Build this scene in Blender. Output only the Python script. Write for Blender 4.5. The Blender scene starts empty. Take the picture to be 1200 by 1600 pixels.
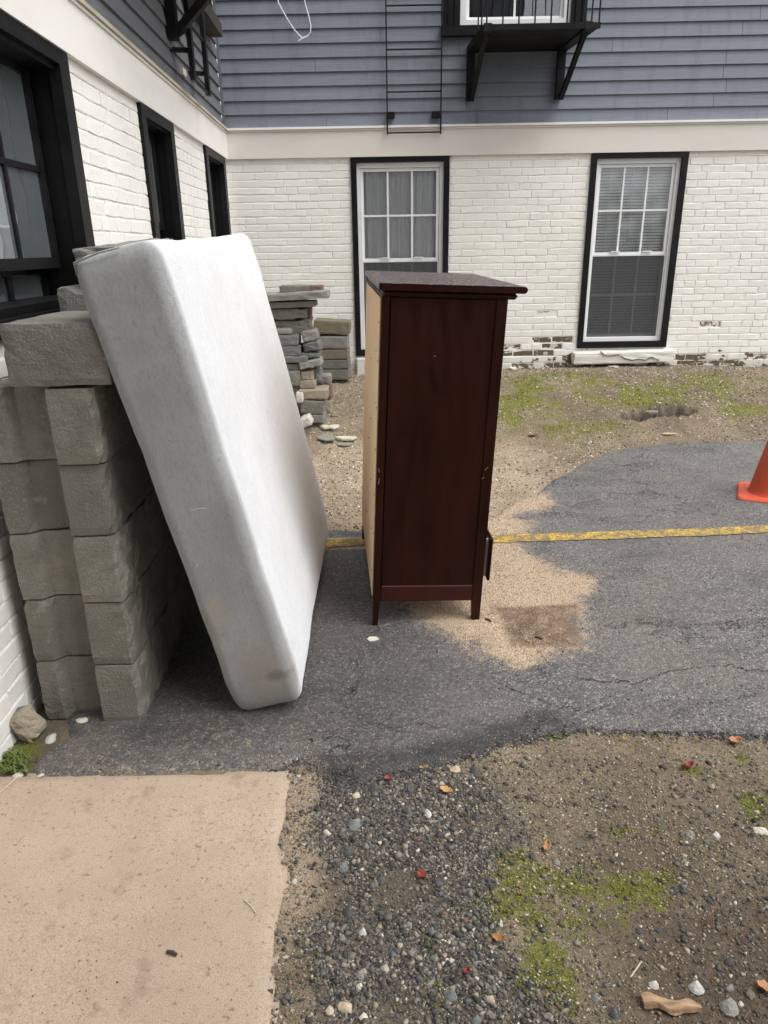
import bpy, bmesh, math, random
import numpy as np
from math import radians, sin, cos, tan, pi, sqrt, atan2
from mathutils import Vector, Matrix, noise

random.seed(7); RNG = np.random.default_rng(11)
S = bpy.context.scene
COL = S.collection

# ---------------------------------------------------------------- camera
F_PX, CAM_H = 1109.0, 1.28
_h, _t, _r = radians(-.5), radians(20.4), radians(.95)
f0 = np.array([sin(_h), cos(_h), 0]); r0 = np.array([cos(_h), -sin(_h), 0]); zz = np.array([0, 0, 1.])
CF = cos(_t)*f0 - sin(_t)*zz; _u = sin(_t)*f0 + cos(_t)*zz
CR = cos(_r)*r0 - sin(_r)*_u; CU = cos(_r)*_u + sin(_r)*r0
CAM = np.array([0, 0, CAM_H])
cd = bpy.data.cameras.new('camera'); cam = bpy.data.objects.new('camera', cd); COL.objects.link(cam)
M4 = Matrix(((CR[0], CU[0], -CF[0], 0), (CR[1], CU[1], -CF[1], 0), (CR[2], CU[2], -CF[2], CAM_H), (0, 0, 0, 1)))
cam.matrix_world = M4
cd.sensor_fit = 'VERTICAL'; cd.sensor_height = 36.0; cd.lens = 36.0*F_PX/1600.0
cd.clip_start = .05; cd.clip_end = 400
S.camera = cam

# ---------------------------------------------------------------- light
SUN_EL, SUN_AZ = radians(60), radians(114)      # azimuth measured from +Y towards +X
w = bpy.data.worlds.new("World"); S.world = w; w.use_nodes = True
nt = w.node_tree; nt.nodes.clear()
o_ = nt.nodes.new('ShaderNodeOutputWorld'); bg = nt.nodes.new('ShaderNodeBackground')
sky = nt.nodes.new('ShaderNodeTexSky'); sky.sky_type = 'NISHITA'; sky.sun_disc = False
sky.sun_elevation = SUN_EL; sky.sun_rotation = SUN_AZ
sky.air_density = 1.0; sky.dust_density = 4.0; sky.ozone_density = 1.0
hs = nt.nodes.new('ShaderNodeHueSaturation'); hs.inputs['Saturation'].default_value = .16
nt.links.new(sky.outputs[0], hs.inputs['Color']); nt.links.new(hs.outputs[0], bg.inputs[0]); nt.links.new(bg.outputs[0], o_.inputs[0])
bg.inputs[1].default_value = .149
sd_ = bpy.data.lights.new('sun', 'SUN'); sd_.energy = .72; sd_.angle = radians(70); sd_.color = (1, .97, .93)
sun = bpy.data.objects.new('sun', sd_); COL.objects.link(sun)
dirv = Vector((sin(SUN_AZ)*cos(SUN_EL), cos(SUN_AZ)*cos(SUN_EL), sin(SUN_EL)))
sun.rotation_euler = dirv.to_track_quat('Z', 'Y').to_euler(); sun.location = (6, -2, 8)
S.view_settings.view_transform = 'Standard'; S.view_settings.look = 'None'
S.view_settings.gamma = 1; S.view_settings.use_curve_mapping = False
S.view_settings.exposure = 1.0
S.render.engine = 'CYCLES'
S.cycles.max_bounces = 8; S.cycles.transparent_max_bounces = 12

# ---------------------------------------------------------------- helpers
def ray(x, y): return CF*F_PX + CR*(x-600) + CU*(800-y)
def onY(x, y, Y): d = ray(x, y); return CAM + d*(Y/d[1])
WALL_P = np.array([-1.059, 1.554, 0]); WALL_D = np.array([-.0325, 1, 0])/sqrt(1+.0325**2)
WALL_N = np.array([WALL_D[1], -WALL_D[0], 0])
BY = 5.9                                            # plane of the rear wall
def wallpt(s_y, z, off=0.0):                         # point of the side wall at depth y
    t = (s_y - WALL_P[1])/WALL_D[1]
    return WALL_P + WALL_D*t + WALL_N*off + np.array([0, 0, z])
def smooth(t): t = np.clip(t, 0, 1); return t*t*(3-2*t)
def vnoise(x, y, seed=0):
    xi = np.floor(x).astype(np.int64); yi = np.floor(y).astype(np.int64)
    fx = x-xi; fy = y-yi; fx = fx*fx*(3-2*fx); fy = fy*fy*(3-2*fy)
    def hsh(a, b):
        n = (a*374761393 + b*668265263 + seed*1442695041) & 0xffffffff
        n = ((n ^ (n >> 13))*1274126177) & 0xffffffff
        return ((n ^ (n >> 16)) & 0xffff)/65535.0
    return (hsh(xi, yi)*(1-fx)+hsh(xi+1, yi)*fx)*(1-fy) + (hsh(xi, yi+1)*(1-fx)+hsh(xi+1, yi+1)*fx)*fy
def fbm(x, y, s, seed=0, o=4):
    a = .5; r = 0
    for i in range(o): r = r + a*(vnoise(x*s, y*s, seed+i*17)-.5); a *= .5; s *= 2.03
    return r
def ground_h(x, y):
    x = np.asarray(x, float); y = np.asarray(y, float)
    b = .31*smooth((y-4.3)/1.45) + .04*np.exp(-((x-1.9)/1.1)**2)*smooth((y-4.4)/1.2)
    return b + .02*smooth((y-2.6)/.8)*smooth((.4-x)/.5)*smooth((4.5-y)/.5)
def onG(px, py):
    d = ray(px, py)
    z0 = 0.0
    for _ in range(12):
        p = CAM + d*((z0-CAM_H)/d[2]); z0 = .5*z0+.5*float(ground_h(p[0], p[1]))
    return p

def new_mat(name): m = bpy.data.materials.new(name); m.use_nodes = True; m.node_tree.nodes.clear(); return m
class NB:
    def __init__(s, name):
        s.m = new_mat(name); s.t = s.m.node_tree; s.N = s.t.nodes; s.L = s.t.links
        s.out = s.N.new('ShaderNodeOutputMaterial'); s.p = s.N.new('ShaderNodeBsdfPrincipled'); s.L.new(s.p.outputs[0], s.out.inputs[0])
        s._tc = None
    def co(s, kind='Object'):
        if s._tc is None: s._tc = s.N.new('ShaderNodeTexCoord')
        return s._tc.outputs[kind]
    def pos(s): return s.N.new('ShaderNodeNewGeometry').outputs['Position']
    def mapn(s, vec, sc=(1, 1, 1), rot=(0, 0, 0)):
        n = s.N.new('ShaderNodeMapping'); s.L.new(vec, n.inputs[0]); n.inputs['Scale'].default_value = sc; n.inputs['Rotation'].default_value = rot; return n.outputs[0]
    def noise(s, vec, scale, det=4, rough=.6, dist=0):
        n = s.N.new('ShaderNodeTexNoise'); s.L.new(vec, n.inputs['Vector']); n.inputs['Scale'].default_value = scale
        n.inputs['Detail'].default_value = det; n.inputs['Roughness'].default_value = rough; n.inputs['Distortion'].default_value = dist; return n.outputs[0]
    def vor(s, vec, scale, feat='F1', out=0, rnd=1):
        n = s.N.new('ShaderNodeTexVoronoi'); n.feature = feat; s.L.new(vec, n.inputs['Vector']); n.inputs['Scale'].default_value = scale
        n.inputs['Randomness'].default_value = rnd; return n.outputs[out]
    def ramp(s, v, stops, interp='LINEAR'):
        n = s.N.new('ShaderNodeValToRGB'); s.L.new(v, n.inputs[0]); n.color_ramp.interpolation = interp
        e = n.color_ramp.elements
        while len(e) < len(stops): e.new(.5)
        for i, (p, c) in enumerate(stops):
            e[i].position = p; e[i].color = (c, c, c, 1) if isinstance(c, (int, float)) else (*c, 1)
        return n.outputs[0]
    def mix(s, fac, a, b, mode='MIX'):
        n = s.N.new('ShaderNodeMix'); n.data_type = 'RGBA'; n.blend_type = mode
        for si, v in ((0, fac), (6, a), (7, b)):
            sock = n.inputs[si]
            if isinstance(v, (int, float)): sock.default_value = v if si == 0 else (v, v, v, 1)
            elif isinstance(v, tuple): sock.default_value = (*v, 1)
            else: s.L.new(v, sock)
        return n.outputs[2]
    def math(s, op, a, b=0.0, clamp=False):
        n = s.N.new('ShaderNodeMath'); n.operation = op; n.use_clamp = clamp
        for i, v in enumerate((a, b)):
            if isinstance(v, (int, float)): n.inputs[i].default_value = v
            else: s.L.new(v, n.inputs[i])
        return n.outputs[0]
    def attr(s, name, out='Fac', typ='GEOMETRY'):
        n = s.N.new('ShaderNodeAttribute'); n.attribute_name = name; n.attribute_type = typ; return n.outputs[out]
    def rnd(s): return s.N.new('ShaderNodeObjectInfo').outputs['Random']
    def bump(s, h, dist=.002, st=1.0, prev=None):
        n = s.N.new('ShaderNodeBump'); s.L.new(h, n.inputs['Height']); n.inputs['Distance'].default_value = dist; n.inputs['Strength'].default_value = st
        if prev is not None: s.L.new(prev, n.inputs['Normal'])
        return n.outputs[0]
    def set(s, col=None, rough=None, nrm=None, spec=None, metal=None):
        P = s.p.inputs
        for k, v in (('Base Color', col), ('Roughness', rough), ('Normal', nrm), ('Specular IOR Level', spec), ('Metallic', metal)):
            if v is None: continue
            if isinstance(v, (int, float)): P[k].default_value = v
            elif isinstance(v, tuple): P[k].default_value = (*v, 1)
            else: s.L.new(v, P[k])
        return s.m

MAT = {}
def build_materials():
    # painted brick ---------------------------------------------------------
    def painted(name, base, dark, peel):
        b = NB(name); ps = b.pos(); n1 = b.noise(ps, 3, 5); n2 = b.noise(ps, 34, 5, .65)
        c = b.mix(b.ramp(n1, [(.35, 0), (.7, 1)]), base, tuple(x*.93 for x in base))
        c = b.mix(b.ramp(n2, [(.55, 0), (.8, .35)]), c, dark)
        c = b.mix(b.ramp(b.rnd(), [(0, 0), (1, .07)]), c, dark)
        sp = b.noise(ps, 130, 2); c = b.mix(b.ramp(sp, [(.7, 0), (.76, .5)]), c, tuple(x*.6 for x in dark))
        if peel:
            sx = b.N.new('ShaderNodeSeparateXYZ'); b.L.new(ps, sx.inputs[0])
            low = b.ramp(sx.outputs[2], [(.30, 1), (.40, .55), (.56, 0)])
            pn = b.noise(b.mapn(ps, (9, 9, 16)), 1, 5, .6)
            lf = b.ramp(sx.outputs[0], [(.1, 0), (.2, 1)])      # only right of the pile
            pk = b.math('MULTIPLY', b.math('ADD', pn, b.math('MULTIPLY', low, .30)), lf)
            peelm = b.ramp(pk, [(.735, 0), (.75, 1)])
            bc = b.mix(b.ramp(b.noise(ps, 25, 4), [(.4, 0), (.6, 1)]), (.11, .095, .055), (.14, .075, .05))
            dirt = b.ramp(b.math('ADD', low, b.math('MULTIPLY', b.noise(ps, 12, 5), .6)), [(.7, 0), (1.5, .35)])
            c = b.mix(dirt, c, (.33, .29, .2)); c = b.mix(peelm, c, bc)
        h = b.math('ADD', b.noise(ps, 45, 5, .6), b.math('MULTIPLY', b.noise(ps, 200, 3), .25))
        return b.set(c, b.ramp(n2, [(.3, .5), (.7, .68)]), b.bump(h, .0045, .6), .35)
    MAT['brick_w'] = painted('painted_brick', (.83, .82, .765), (.70, .685, .62), True)
    MAT['brick_l'] = painted('painted_side_brick', (.80, .79, .75), (.68, .67, .63), False)
    b = NB('bare_brick'); ps = b.pos(); n = b.noise(ps, 22, 5)
    MAT['bare'] = b.set(b.mix(b.ramp(b.noise(b.mapn(ps, (13, 13, 26)), 1, 5, .7, 1), [(.54, 0), (.56, 1)]), b.mix(b.ramp(n, [(.45, 0), (.62, 1)]), (.10, .088, .05), (.14, .085, .06)), (.62, .59, .50)), .9, b.bump(b.noise(ps, 90, 5), .004))
    b = NB('bare_red_brick'); MAT['bare_red'] = b.set(b.mix(b.ramp(b.noise(b.pos(), 26, 5, .7, 1), [(.50, 0), (.53, 1)]), (.22, .13, .105), (.74, .72, .66)), .9, b.bump(b.noise(b.pos(), 90, 5), .003))
    # siding ---------------------------------------------------------
    def siding(name, c1, c2):
        b = NB(name); ps = b.pos(); g = b.mapn(ps, (2, 2, 60)); n = b.noise(g, 2, 4)
        st = b.noise(b.mapn(ps, (14, 14, 3)), 1, 5, .7)
        c = b.mix(b.ramp(n, [(.35, 0), (.65, 1)]), c1, c2); c = b.mix(b.ramp(b.rnd(), [(0, 0), (1, .3)]), c, tuple(x*.82 for x in c1))
        c = b.mix(b.ramp(st, [(.50, 0), (.75, .5)]), c, tuple(x*.60 for x in c1)); c = b.mix(b.ramp(b.noise(ps, 60, 4, .7), [(.64, 0), (.72, .5)]), c, tuple(x*.5 for x in c1))
        return b.set(c, .5, b.bump(b.noise(b.mapn(ps, (12, 12, 160)), 1, 4), .0012, .6), .35)
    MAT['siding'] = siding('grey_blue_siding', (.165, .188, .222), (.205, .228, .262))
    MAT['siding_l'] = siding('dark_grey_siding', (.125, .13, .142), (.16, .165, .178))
    # painted wood ---------------------------------------------------
    def paint(name, c, rough=.5, dirt=None, amt=.4, bs=.001):
        b = NB(name); ps = b.pos(); dirt = dirt or tuple(x*.65 for x in c)
        n = b.noise(b.mapn(ps, (3, 3, 7)), 1, 6, .65); f = b.noise(ps, 90, 4)
        col = b.mix(b.ramp(n, [(.45, 0), (.75, amt)]), c, dirt); col = b.mix(b.ramp(f, [(.6, 0), (.8, amt*.6)]), col, dirt)
        return b.set(col, b.ramp(f, [(.3, rough-.08), (.7, rough+.12)]), b.bump(b.noise(ps, 60, 5), bs, .6), .18 if max(c) < .02 else .4)
    MAT['fascia'] = paint('cream_fascia_paint', (.68, .655, .60), .5, (.52, .48, .42), .3)
    MAT['fascia_l'] = paint('white_fascia_paint', (.75, .73, .69), .5, (.56, .53, .48), .3)
    MAT['lip'] = paint('fascia_lip_paint', (.50, .45, .37), .6, (.2, .16, .12), .8)
    MAT['vinyl'] = paint('white_vinyl', (.82, .83, .83), .35, (.55, .54, .5), .3, .0004)
    MAT['casing'] = paint('black_casing_paint', (.007, .007, .008), .42, (.05, .05, .05), .25)
    MAT['casing_b'] = paint('brown_casing_paint', (.035, .028, .022), .6, (.12, .10, .08), .5)
    MAT['jamb'] = paint('dark_jamb_paint', (.005, .005, .0055), .5, (.02, .02, .02), .3)
    MAT['sill_w'] = paint('whitewashed_stone', (.70, .68, .62), .75, (.42, .38, .32), .5, .004)
    MAT['iron'] = paint('black_painted_iron', (.006, .006, .0065), .5, (.06, .045, .035), .35, .001)
    MAT['cable'] = paint('white_cable_sheath', (.75, .75, .76), .45)
    MAT['flash'] = paint('white_flashing', (.82, .82, .81), .4)
    # glass ---------------------------------------------------
    def glass(name, tint, refl_boost, trans):
        b = NB(name); b.N.remove(b.p)
        g = b.N.new('ShaderNodeBsdfGlossy'); g.inputs['Roughness'].default_value = .03
        g.inputs['Color'].default_value = (.95, .97, 1, 1)
        t = b.N.new('ShaderNodeBsdfTransparent'); t.inputs['Color'].default_value = (*tint, 1)
        fr = b.N.new('ShaderNodeFresnel'); fr.inputs['IOR'].default_value = 1.5
        m = b.N.new('ShaderNodeMixShader')
        fac = b.math('MULTIPLY_ADD', fr.outputs[0], refl_boost); fac.node.inputs[2].default_value = .03
        bp = b.N.new('ShaderNodeBump'); b.L.new(b.noise(b.pos(), 2.2, 2), bp.inputs['Height']); bp.inputs['Distance'].default_value = .01
        b.L.new(bp.outputs[0], g.inputs['Normal'])
        b.L.new(fac, m.inputs[0]); b.L.new(t.outputs[0], m.inputs[1]); b.L.new(g.outputs[0], m.inputs[2])
        d = b.N.new('ShaderNodeBsdfDiffuse'); d.inputs['Color'].default_value = (.27, .31, .325, 1)
        m2 = b.N.new('ShaderNodeMixShader')
        b.L.new(b.ramp(b.noise(b.mapn(b.pos(), (7, 7, 3)), 1, 5, .7), [(.3, trans), (.9, trans+(.10 if trans else .03))]), m2.inputs[0])
        b.L.new(m.outputs[0], m2.inputs[1]); b.L.new(d.outputs[0], m2.inputs[2]); b.L.new(m2.outputs[0], b.out.inputs[0])
        return b.m
    MAT['glass'] = glass('window_glass', (.99, .995, .995), 1.4, .0)
    MAT['glass_old'] = glass('dusty_dark_glass', (.25, .28, .28), 3.0, .22)
    b = NB('insect_screen'); b.N.remove(b.p)
    t = b.N.new('ShaderNodeBsdfTransparent'); d = b.N.new('ShaderNodeBsdfDiffuse'); d.inputs[0].default_value = (.10, .105, .108, 1)
    m = b.N.new('ShaderNodeMixShader'); m.inputs[0].default_value = .5
    b.L.new(t.outputs[0], m.inputs[1]); b.L.new(d.outputs[0], m.inputs[2]); b.L.new(m.outputs[0], b.out.inputs[0]); MAT['screen'] = b.m
    b = NB('sheer_curtain'); MAT['curtain'] = b.set(b.mix(b.noise(b.mapn(b.pos(), (30, 1, 1)), 1, 2), (.86, .88, .90), (.94, .95, .95)), .9)
    b = NB('blind_slats'); MAT['blind'] = b.set((.93, .96, .95), .5)
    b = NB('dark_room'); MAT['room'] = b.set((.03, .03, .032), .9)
    # concrete ---------------------------------------------------
    def conc(name, c1, c2, bd=.004, sc=1.0, spk=(.5, .48, .44)):
        b = NB(name); ps = b.pos(); n1 = b.noise(ps, 7*sc, 6, .65); n2 = b.noise(ps, 60*sc, 5, .7); v = b.vor(ps, 170*sc)
        c = b.mix(b.ramp(n1, [(.35, 0), (.68, 1)]), c1, c2); c = b.mix(b.ramp(b.rnd(), [(0, 0), (1, .75)]), c, c2); c = b.mix(b.ramp(b.noise(b.mapn(ps, (9, 9, 2.5)), 1, 5, .7), [(.52, 0), (.72, .4)]), c, tuple(x*.6 for x in c2)); c = b.mix(b.ramp(b.noise(ps, 14, 6, .75), [(.60, 0), (.70, .35)]), c, spk)
        c = b.mix(b.ramp(n2, [(.5, 0), (.75, .5)]), c, tuple(x*.55 for x in c1)); c = b.mix(b.ramp(v, [(.12, .45), (.2, 0)]), c, spk)
        h = b.math('ADD', b.math('MULTIPLY', n2, 1.0), b.math('MULTIPLY', v, .35))
        pit = b.ramp(b.vor(ps, 75*sc), [(.08, 0), (.22, 1)]); h = b.math('ADD', h, b.math('MULTIPLY', pit, .25))
        return b.set(c, .92, b.bump(h, bd), .25)
    MAT['block'] = conc('weathered_concrete_block', (.255, .246, .208), (.145, .140, .118), .005)
    MAT['block_lt'] = conc('pale_concrete_block', (.29, .285, .26), (.205, .20, .18), .004)
    MAT['block_dk'] = conc('dark_slate_grey_stone', (.13, .13, .13), (.18, .178, .172), .006)
    MAT['block_tan'] = conc('tan_concrete_paver', (.36, .31, .23), (.27, .235, .175), .004)
    MAT['block_brn'] = conc('brownish_concrete_block', (.22, .18, .125), (.17, .15, .11), .003)
    MAT['block_red'] = conc('dark_red_brick_piece', (.14, .075, .06), (.2, .12, .10), .004)
    MAT['cream'] = conc('cream_stone_chip', (.66, .62, .50), (.52, .49, .40), .003)
    MAT['white_st'] = conc('white_stone', (.60, .585, .54), (.46, .44, .40), .003)
    MAT['blue_st'] = conc('blue_grey_pebble', (.12, .14, .14), (.18, .195, .19), .002)
    MAT['darkpeb'] = conc('dark_pebble', (.05, .055, .06), (.10, .10, .10), .002)
    MAT['tanpeb'] = conc('tan_pebble', (.42, .34, .22), (.5, .42, .3), .002)
    # asphalt ---------------------------------------------------
    b = NB('asphalt'); ps = b.pos(); sand = b.attr('sand'); brown = b.attr('brown'); dark_fac = b.attr('dark')
    v1 = b.vor(ps, 165); vc = b.vor(ps, 165, out=1); n2 = b.noise(ps, 330, 3, .7); n1 = b.noise(ps, 5, 5, .6)
    sepc = b.N.new('ShaderNodeSeparateColor'); b.L.new(vc, sepc.inputs[0])
    c = b.mix(b.ramp(n1, [(.35, 0), (.65, 1)]), (.088, .086, .084), (.145, .142, .138))
    c = b.mix(b.ramp(sepc.outputs[0], [(.4, 0), (.95, .8)]), c, (.30, .30, .30))
    c = b.mix(b.ramp(sepc.outputs[1], [(.90, 0), (.92, .9)]), c, (.42, .41, .38))
    c = b.mix(b.ramp(n2, [(.38, .9), (.54, 0)]), c, (.02, .02, .021))
    c = b.mix(b.ramp(b.noise(ps, 1.6, 5, .7), [(.42, 0), (.62, .4)]), c, (.19, .165, .135))
    c = b.mix(b.ramp(b.noise(b.mapn(ps, (2.2, 5, 1)), 1, 6, .7), [(.5, 0), (.68, .5)]), c, (.035, .036, .038))
    c = b.mix(b.math('MULTIPLY', dark_fac, .75, True), c, (.016, .016, .018))  # darkened by mask along the near edge and left of the dresser
    nd = b.N.new('ShaderNodeTexNoise'); b.L.new(ps, nd.inputs['Vector']); nd.inputs['Scale'].default_value = 4; nd.inputs['Detail'].default_value = 6; nd.inputs['Roughness'].default_value = .7
    vm = b.N.new('ShaderNodeVectorMath'); vm.operation = 'MULTIPLY_ADD'; b.L.new(nd.outputs['Color'], vm.inputs[0]); vm.inputs[1].default_value = (.55, .55, .55); b.L.new(ps, vm.inputs[2])
    crk = b.vor(vm.outputs[0], 1.1, 'DISTANCE_TO_EDGE')
    crn = b.math('ADD', crk, b.math('MULTIPLY', b.noise(ps, 30, 4), .012))
    crack = b.math('MULTIPLY', b.ramp(crn, [(.0072, .95), (.0092, 0)]), b.ramp(b.noise(ps, 1.3, 2), [(.42, 0), (.47, 1)]))
    c = b.mix(crack, c, (.008, .008, .008))
    grn = b.math('ADD', b.math('MULTIPLY', b.noise(ps, 260, 3, .7), .75), b.math('MULTIPLY', b.noise(ps, 40, 4), .35))
    sm = b.ramp(b.math('ADD', sand, b.math('MULTIPLY', b.math('SUBTRACT', grn, .55), 3.2)), [(.40, 0), (.60, 1)])
    sc_ = b.mix(b.ramp(b.noise(ps, 240, 3, .8), [(.36, 0), (.62, 1)]), (.24, .165, .10), (.68, .53, .38))
    sc_ = b.mix(b.math('MULTIPLY', brown, b.ramp(b.noise(ps, 22, 5, .7), [(.3, .35), (.6, 1)])), sc_, (.15, .095, .06))
    fd = b.ramp(b.noise(ps, 170, 2), [(.66, 0), (.72, .45)]); c = b.mix(fd, c, (.30, .25, .19))
    c = b.mix(sm, c, sc_)
    rg = b.ramp(n2, [(.3, .42), (.7, .8)]); rg = b.mix(sm, rg, .95)
    h = b.math('ADD', b.math('MULTIPLY', v1, -1.0), b.math('MULTIPLY', n2, .8)); h = b.math('SUBTRACT', h, b.math('MULTIPLY', crack, 2.0))
    MAT['asphalt'] = b.set(c, rg, b.bump(h, .005, .9), .45)
    # dirt ---------------------------------------------------
    b = NB('packed_dirt'); ps = b.pos(); moss = b.attr('moss'); sand = b.attr('sand'); dk = b.attr('dark'); brown = b.attr('brown')
    n1 = b.noise(ps, 6, 6, .65); n2 = b.noise(ps, 70, 5, .7); n3 = b.noise(ps, 280, 3, .8)
    c = b.mix(b.ramp(n1, [(.35, 0), (.65, 1)]), (.33, .265, .18), (.19, .15, .10))
    c = b.mix(b.ramp(n2, [(.48, 0), (.7, .7)]), c, (.10, .08, .055)); c = b.mix(b.ramp(n3, [(.54, 0), (.66, .75)]), c, (.48, .41, .31))
    c = b.mix(b.ramp(n3, [(.33, .8), (.46, 0)]), c, (.05, .038, .028))
    c = b.mix(b.ramp(b.noise(ps, 2.6, 6, .7), [(.48, 0), (.66, .6)]), c, (.12, .09, .06))
    sc_ = b.mix(b.ramp(b.noise(ps, 240, 3, .8), [(.36, 0), (.62, 1)]), (.23, .165, .105), (.62, .50, .37))
    c = b.mix(b.math('MULTIPLY', sand, .9, True), c, sc_)
    c = b.mix(b.math('MULTIPLY', brown, b.ramp(n2, [(.25, .4), (.6, 1)])), c, (.105, .075, .055))
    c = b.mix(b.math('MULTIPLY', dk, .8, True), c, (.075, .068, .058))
    mm = b.ramp(b.math('ADD', moss, b.math('MULTIPLY', b.math('SUBTRACT', b.math('ADD', b.math('MULTIPLY', b.noise(ps, 85, 4, .7), .6), b.math('MULTIPLY', b.noise(ps, 16, 3), .4)), .5), 2.2)), [(.44, 0), (.62, .85)])
    c = b.mix(mm, c, b.mix(b.ramp(n3, [(.4, 0), (.6, 1)]), (.085, .095, .012), (.22, .23, .035)))
    MAT['dirt'] = b.set(c, .95, b.bump(b.math('ADD', n2, b.math('MULTIPLY', n3, .7)), .006), .2)
    # slab ---------------------------------------------------
    b = NB('pinkish_concrete'); ps = b.pos(); n1 = b.noise(ps, 3.5, 6, .6); n2 = b.noise(ps, 50, 6, .75); n3 = b.noise(ps, 380, 3, .8)
    c = b.mix(b.ramp(n1, [(.35, 0), (.65, 1)]), (.52, .415, .315), (.43, .34, .25))
    c = b.mix(b.ramp(n3, [(.36, .75), (.5, 0)]), c, (.26, .19, .14)); c = b.mix(b.ramp(n3, [(.56, 0), (.7, .6)]), c, (.62, .51, .41))
    c = b.mix(b.ramp(b.noise(ps, 95, 4, .7), [(.61, 0), (.66, .7)]), c, (.16, .11, .085))
    c = b.mix(b.ramp(b.noise(ps, 9, 6, .75), [(.56, 0), (.70, .6)]), c, (.25, .185, .14))
    MAT['slab'] = b.set(c, .9, b.bump(b.math('ADD', n3, b.math('MULTIPLY', n2, .8)), .0028), .25)
    # line ---------------------------------------------------
    b = NB('yellow_line_paint'); ps = b.pos(); n = b.noise(ps, 300, 3, .7); v = b.vor(ps, 48, 'DISTANCE_TO_EDGE')
    wr = b.math('ADD', b.math('MULTIPLY', n, .5), b.math('MULTIPLY', b.noise(ps, 25, 4, .7), .5))
    c = b.mix(b.ramp(n, [(.3, 0), (.7, 1)]), (.60, .36, .03), (.80, .55, .08))
    c = b.mix(b.ramp(v, [(.03, .85), (.1, 0)]), c, (.10, .085, .05)); c = b.mix(b.ramp(wr, [(.47, 0), (.52, .9)]), c, (.15, .135, .11))
    MAT['line'] = b.set(c, .7, b.bump(n, .003), .3)
    # mattress ---------------------------------------------------
    b = NB('white_knit_fabric'); ob = b.co('Object'); ps = b.pos()
    rib = b.N.new('ShaderNodeTexWave'); rib.bands_direction = 'Z'; b.L.new(ob, rib.inputs[0]); rib.inputs['Scale'].default_value = 62; rib.inputs['Distortion'].default_value = 2.5; rib.inputs['Detail'].default_value = 2; rib.inputs['Detail Scale'].default_value = 6
    rib2 = b.N.new('ShaderNodeTexWave'); rib2.bands_direction = 'Y'; b.L.new(ob, rib2.inputs[0]); rib2.inputs['Scale'].default_value = 60; rib2.inputs['Distortion'].default_value = 2
    n1 = b.noise(ob, 5, 5, .65); fz = b.noise(b.mapn(ob, (75, 75, 28)), 1, 5, .8, 2.0)
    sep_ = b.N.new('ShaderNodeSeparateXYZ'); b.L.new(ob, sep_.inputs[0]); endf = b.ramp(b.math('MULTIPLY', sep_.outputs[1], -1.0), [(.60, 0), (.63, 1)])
    c = b.mix(b.ramp(n1, [(.4, 0), (.75, 1)]), (.69, .70, .715), (.62, .63, .64)); c = b.mix(endf, c, b.mix(b.ramp(n1, [(.35, 0), (.65, 1)]), (.34, .35, .355), (.275, .28, .28)))  # near end: mottled grey fabric, darkened further to stand in for shade
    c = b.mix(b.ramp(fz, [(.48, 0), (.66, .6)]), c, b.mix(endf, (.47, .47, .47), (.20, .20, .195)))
    sx = b.N.new('ShaderNodeSeparateXYZ'); b.L.new(ob, sx.inputs[0])
    def blob(cx, cy, cz, rx, ry, rz, sc=14, wob=.5):
        m_ = b.N.new('ShaderNodeMapping'); m_.vector_type = 'POINT'; b.L.new(ob, m_.inputs[0])
        m_.inputs['Location'].default_value = (-cx/rx, -cy/ry, -cz/rz); m_.inputs['Scale'].default_value = (1/rx, 1/ry, 1/rz)
        ln = b.N.new('ShaderNodeVectorMath'); ln.operation = 'LENGTH'; b.L.new(m_.outputs[0], ln.inputs[0])
        return b.ramp(b.math('ADD', ln.outputs['Value'], b.math('MULTIPLY', b.math('SUBTRACT', b.noise(ob, sc, 5, .7), .5), wob*2.6)), [(.45, 1), (1.05, 0)])
    c = b.mix(b.math('MULTIPLY', blob(.02, -.65, .16, .10, .2, .085, 22, .8), .42), c, (.30, .245, .20))
    c = b.mix(b.math('MULTIPLY', blob(.06, -.65, .125, .05, .1, .02, 40, .9), .55), c, (.14, .12, .11))
    c = b.mix(b.math('MULTIPLY', blob(-.05, -.65, .36, .03, .1, .07, 20), .4), c, (.38, .33, .25))
    #c = b.mix(b.math('MULTIPLY', blob(.10, .38, .55, .2, .13, .26, 6), .2), c, (.66, .54, .53))
    c = b.mix(b.math('MULTIPLY', blob(.0, -.65, .07, .10, .15, .05, 20), .4), c, (.34, .32, .28))
    edg = b.ramp(sep_.outputs[0], [(.03, .05), (.085, .6)]); hgt = b.math('ADD', b.math('MULTIPLY', b.math('MULTIPLY', rib.outputs[1], .6), edg), b.math('ADD', b.math('MULTIPLY', b.math('MULTIPLY', rib2.outputs[1], .3), b.math('SUBTRACT', 1.0, endf)), b.math('MULTIPLY', fz, .9)))
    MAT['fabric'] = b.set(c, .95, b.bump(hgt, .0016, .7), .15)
    b.p.inputs['Sheen Weight'].default_value = .15
    # dresser ---------------------------------------------------
    def lacq(name, c1, c2, rough=.32):
        b = NB(name); ob = b.co('Object'); n = b.noise(b.mapn(ob, (5, 5, .9)), 3, 5, .6, .8); f = b.noise(ob, 60, 4)
        c = b.mix(b.ramp(n, [(.3, 0), (.7, 1)]), c1, c2)
        c = b.mix(b.ramp(b.noise(ob, 26, 3), [(.76, 0), (.78, .6)]), c, (.3, .26, .22))
        return b.set(c, b.ramp(n, [(.3, rough-.06), (.7, rough+.1)]), b.bump(b.math('ADD', n, b.math('MULTIPLY', f, .2)), .0012, .3), .2)
    MAT['mahog'] = lacq('dark_mahogany_lacquer', (.013, .0034, .0018), (.027, .0058, .0027), .36)
    MAT['mahog_r'] = lacq('reddish_mahogany_lacquer', (.034, .009, .006), (.045, .012, .008), .42)
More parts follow.
